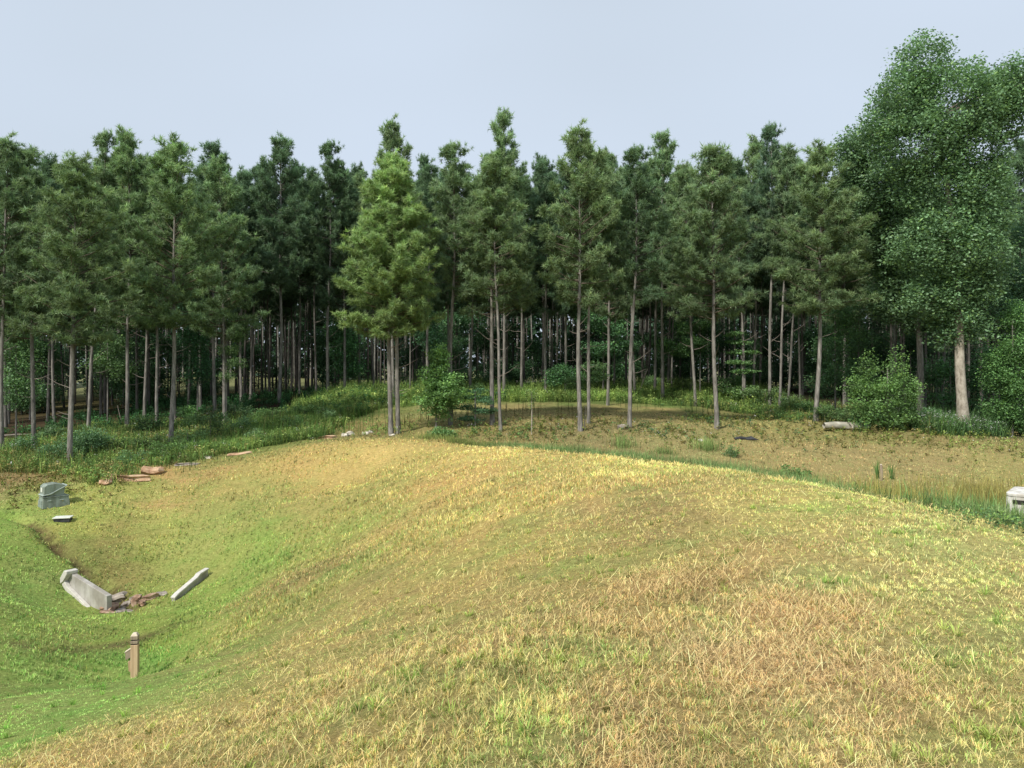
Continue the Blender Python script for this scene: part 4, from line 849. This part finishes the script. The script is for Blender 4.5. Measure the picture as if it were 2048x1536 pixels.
# concrete riser
RY = 17.0; rx1 = (2010-CX)/F*RY; top = EYE-(985-HY)/F*RY
r = thing('concrete_riser', 'white concrete pond drain box with a rectangular slot at the right edge', 'drain box', (rx1+.87, RY+.05, top-1.5), rz=math.radians(-41))
def rounded(w, d, rad, k=6):
    o = []
    for cx_, cy_, a0 in ((w-rad, d-rad, 0), (-w+rad, d-rad, 90), (-w+rad, -d+rad, 180), (w-rad, -d+rad, 270)):
        for i in range(k+1): a = math.radians(a0+90*i/k); o.append((cx_+rad*math.cos(a), cy_+rad*math.sin(a)))
    return o
def riser():
    rd = rounded(.62, .62, .14); n = len(rd); b = MB()
    import bmesh
    # body with a slot: built as shell rings, front wall split around the opening
    def wallbox(x0, x1, z0, z1): bm_box(b, x0, x1, -.62, -.50, z0, z1)
    sx0, sx1, sz0, sz1 = -.56, -.30, 1.26, 1.36
    f = [( -.48, 1.5)]
    # corner and side shells
    ring = [p for p in rd]
    seg = [(i, (i+1) % n) for i in range(n) if not (ring[i][1] < -.6199 and ring[(i+1) % n][1] < -.6199)]
    for i, j in seg:
        p, q = ring[i], ring[j]; pi = (p[0]*.82, p[1]*.82); qi = (q[0]*.82, q[1]*.82)
        b.add([(p[0], p[1], 0), (q[0], q[1], 0), (q[0], q[1], 1.42), (p[0], p[1], 1.42)], [(0, 1, 2, 3)])
        b.add([(pi[0], pi[1], 0), (qi[0], qi[1], 0), (qi[0], qi[1], 1.42), (pi[0], pi[1], 1.42)], [(3, 2, 1, 0)])
    wallbox(-.48, .48, 0, sz0); wallbox(-.48, .48, sz1, 1.42); wallbox(sx1+.08, .48, sz0, sz1)
    b.build('riser_wall', M['whitecon'], r)
    b = MB(); bm_poly(b, rd, 1.423, 1.50, lambda u, d, w: (u, w, d), bev=.02); b.build('top_slab', M['whitecon'], r)
    b = MB(); bm_box(b, -.12, .38, -.3, .3, 1.503, 1.515, bev=.003); b.build('hatch', M['dark'], r)
    b = MB(); bm_box(b, -.477, -.222, -.619, -.55, sz0+.002, sz1-.002); b.build('slot_shade', M['dark'], r)  # near-black block fills the slot, standing in for the shade inside
riser()
# weathered stake among tall weeds
X0, Y0 = ray(1762, 962)
r = thing('stake', 'short weathered wooden stake between two tall green weeds near the pond', 'stake', (X0, Y0, ground(X0, Y0)))
b = MB(); b.tube([(0, 0, -.1), (.01, 0, .3), (.0, 0, .56)], [.045, .045, .04], 7, wob=.1); b.build('stake_shaft', M['woodgrey'], r)
b = MB(); b.tube([(0, 0, .561), (.0, 0, .585)], [.038, .02], 7, wob=.1); b.build('stake_tip', M['woodpale'], r)
# fallen log with snag
X0, Y0 = ray(1690, 862)
r = thing('fallen_log', 'grey lichen-covered fallen log with a broken branch beside the thick straight pine', 'log', (X0, Y0, ground(X0, Y0)))
b = MB(); b.tube([(-1.05, 0, .24), (-.5, .05, .23), (.1, .0, .20), (.7, -.05, .20), (1.1, -.1, .17)], [.14, .17, .17, .15, .10], 12, wob=.22); b.build('log_trunk', M['lichen'], r)
b = MB(); b.tube([(.28, -.25, -.05), (.30, -.2, .15), (.38, -.15, .36)], [.05, .06, .03], 6, wob=.2); b.tube([(.30, -.2, .15), (.12, -.2, .38)], [.04, .012], 5); b.tube([(.3, -.2, .12), (.2, -.28, -.1)], [.04, .02], 5); b.build('broken_branch', M['paleb'], r)
# debris
X0, Y0 = ray(1490, 881)
r = thing('rubber_debris', 'crumpled black plastic sheet lying on the mown clearing', 'debris', (X0, Y0, ground(X0, Y0)))
b = MB(); b.tube([(-.5, 0, .05), (-.2, .05, .07), (.05, 0, .05), (.3, .05, .06), (.5, -.1, .02)], [.05, .07, .06, .08, .02], 7, wob=.35); b.build('rolled_fold', M['debris'], r)
b = MB(); b.tube([(.0, -.15, .03), (.3, -.2, .05), (.55, -.22, .02)], [.03, .06, .02], 6, wob=.3); b.build('loose_flap', M['debris'], r)
# fallen poles at the left edge of the forest
for i, (a0, a1, lab) in enumerate([((0, 893), (62, 890), 'fallen pole on the needle litter at the left edge, the nearer one'), ((0, 876), (70, 872), 'fallen thin pole farther back on the needle litter at the left edge')]):
    xa, ya = ray(*a0); xb, yb = ray(*a1); o = MB()
    za = ground(xa, ya); zb = ground(xb, yb)
    o.tube([(xa, ya, za+.12), ((xa+xb)/2, (ya+yb)/2, (za+zb)/2+.14), (xb, yb, zb+.10)], [.06, .055, .04], 6, wob=.1)
    tag(o.build('fallen_pole', M['twig']), lab, 'fallen pole')
# leaning dead stems in the understory
for i, (x0_, y0_, x1_, y1_, Y, lab) in enumerate([(1275,745,1295,690,56,'thin dead stem leaning right in the forest behind the kinked slim pine'), (246,845,235,800,46,'thin leaning stem left of the pine on needle litter'), (1655,842,1640,815,41,'thin leaning stick propped against the thick straight pine'),
                                                 (1169,858,1171,810,37.5,'pale straight stick between the centre right pine pair')]):
    x_ = (x0_-CX)/F*Y; z_ = ground(x_, Y); o = MB(); h_ = (y0_-y1_)/F*Y
    o.tube([(x_, Y, z_-.05), (x_+(x1_-x0_)/F*Y, Y, z_+h_)], [.028, .018], 6)
    tag(o.build('dead_stem', M['paleb'] if i == 3 else M['twig']), lab, 'dead stem')

# ------------------------------------------------------------------ camera, light, sky
cam = bpy.data.cameras.new('camera'); co = bpy.data.objects.new('camera', cam); COL.objects.link(co)
co.location = (0, 0, EYE); co.rotation_euler = (math.radians(90), 0, 0)
cam.sensor_width = 36; cam.lens = 36*F/2048; cam.shift_y = -(768-HY)/2048; cam.clip_start = .1; cam.clip_end = 5000
SC.camera = co
EL, AZ = 47, -142   # azimuth measured clockwise from +Y (view direction)
w = bpy.data.worlds.new('World'); SC.world = w; w.use_nodes = True; nt = w.node_tree; nt.nodes.clear(); L = nt.links.new
out = N(nt, 'ShaderNodeOutputWorld'); bg = N(nt, 'ShaderNodeBackground'); sk = N(nt, 'ShaderNodeTexSky', sky_type='NISHITA')
sk.sun_disc = False; sk.sun_elevation = math.radians(EL); sk.sun_rotation = math.radians(AZ); sk.air_density = 1.0; sk.dust_density = 3.0; sk.ozone_density = 1.5
# thin high haze veils the blue
tc = N(nt, 'ShaderNodeTexCoord'); no = N(nt, 'ShaderNodeTexNoise'); no.inputs['Scale'].default_value = 1.6; no.inputs['Detail'].default_value = 2
mp = N(nt, 'ShaderNodeMapping'); mp.inputs['Scale'].default_value = (1, 1, 2.2); L(tc.outputs['Generated'], mp.inputs[0]); L(mp.outputs[0], no.inputs['Vector'])
hz_c = N(nt, 'ShaderNodeValToRGB'); hz_c.color_ramp.elements[0].position = .3; hz_c.color_ramp.elements[1].position = .7
hz_c.color_ramp.elements[0].color = (5.25, 5.98, 6.8, 1); hz_c.color_ramp.elements[1].color = (5.8, 6.62, 7.7, 1); L(no.outputs[0], hz_c.inputs[0])
L(mixc(nt, 'MIX', .9, sk.outputs[0], hz_c.outputs[0]), bg.inputs[0]); bg.inputs[1].default_value = .12
L(bg.outputs[0], out.inputs[0])
sl = bpy.data.lights.new('sun', 'SUN'); sl.energy = 4.7; sl.angle = math.radians(6); sl.color = (1, .95, .87)
so = bpy.data.objects.new('sun', sl); COL.objects.link(so)
from mathutils import Vector
sd = Vector((math.sin(math.radians(AZ))*math.cos(math.radians(EL)), math.cos(math.radians(AZ))*math.cos(math.radians(EL)), math.sin(math.radians(EL))))
so.rotation_euler = sd.to_track_quat('Z', 'Y').to_euler()
SC.view_settings.view_transform = 'Standard'; SC.view_settings.look = 'None'; SC.view_settings.exposure = 0
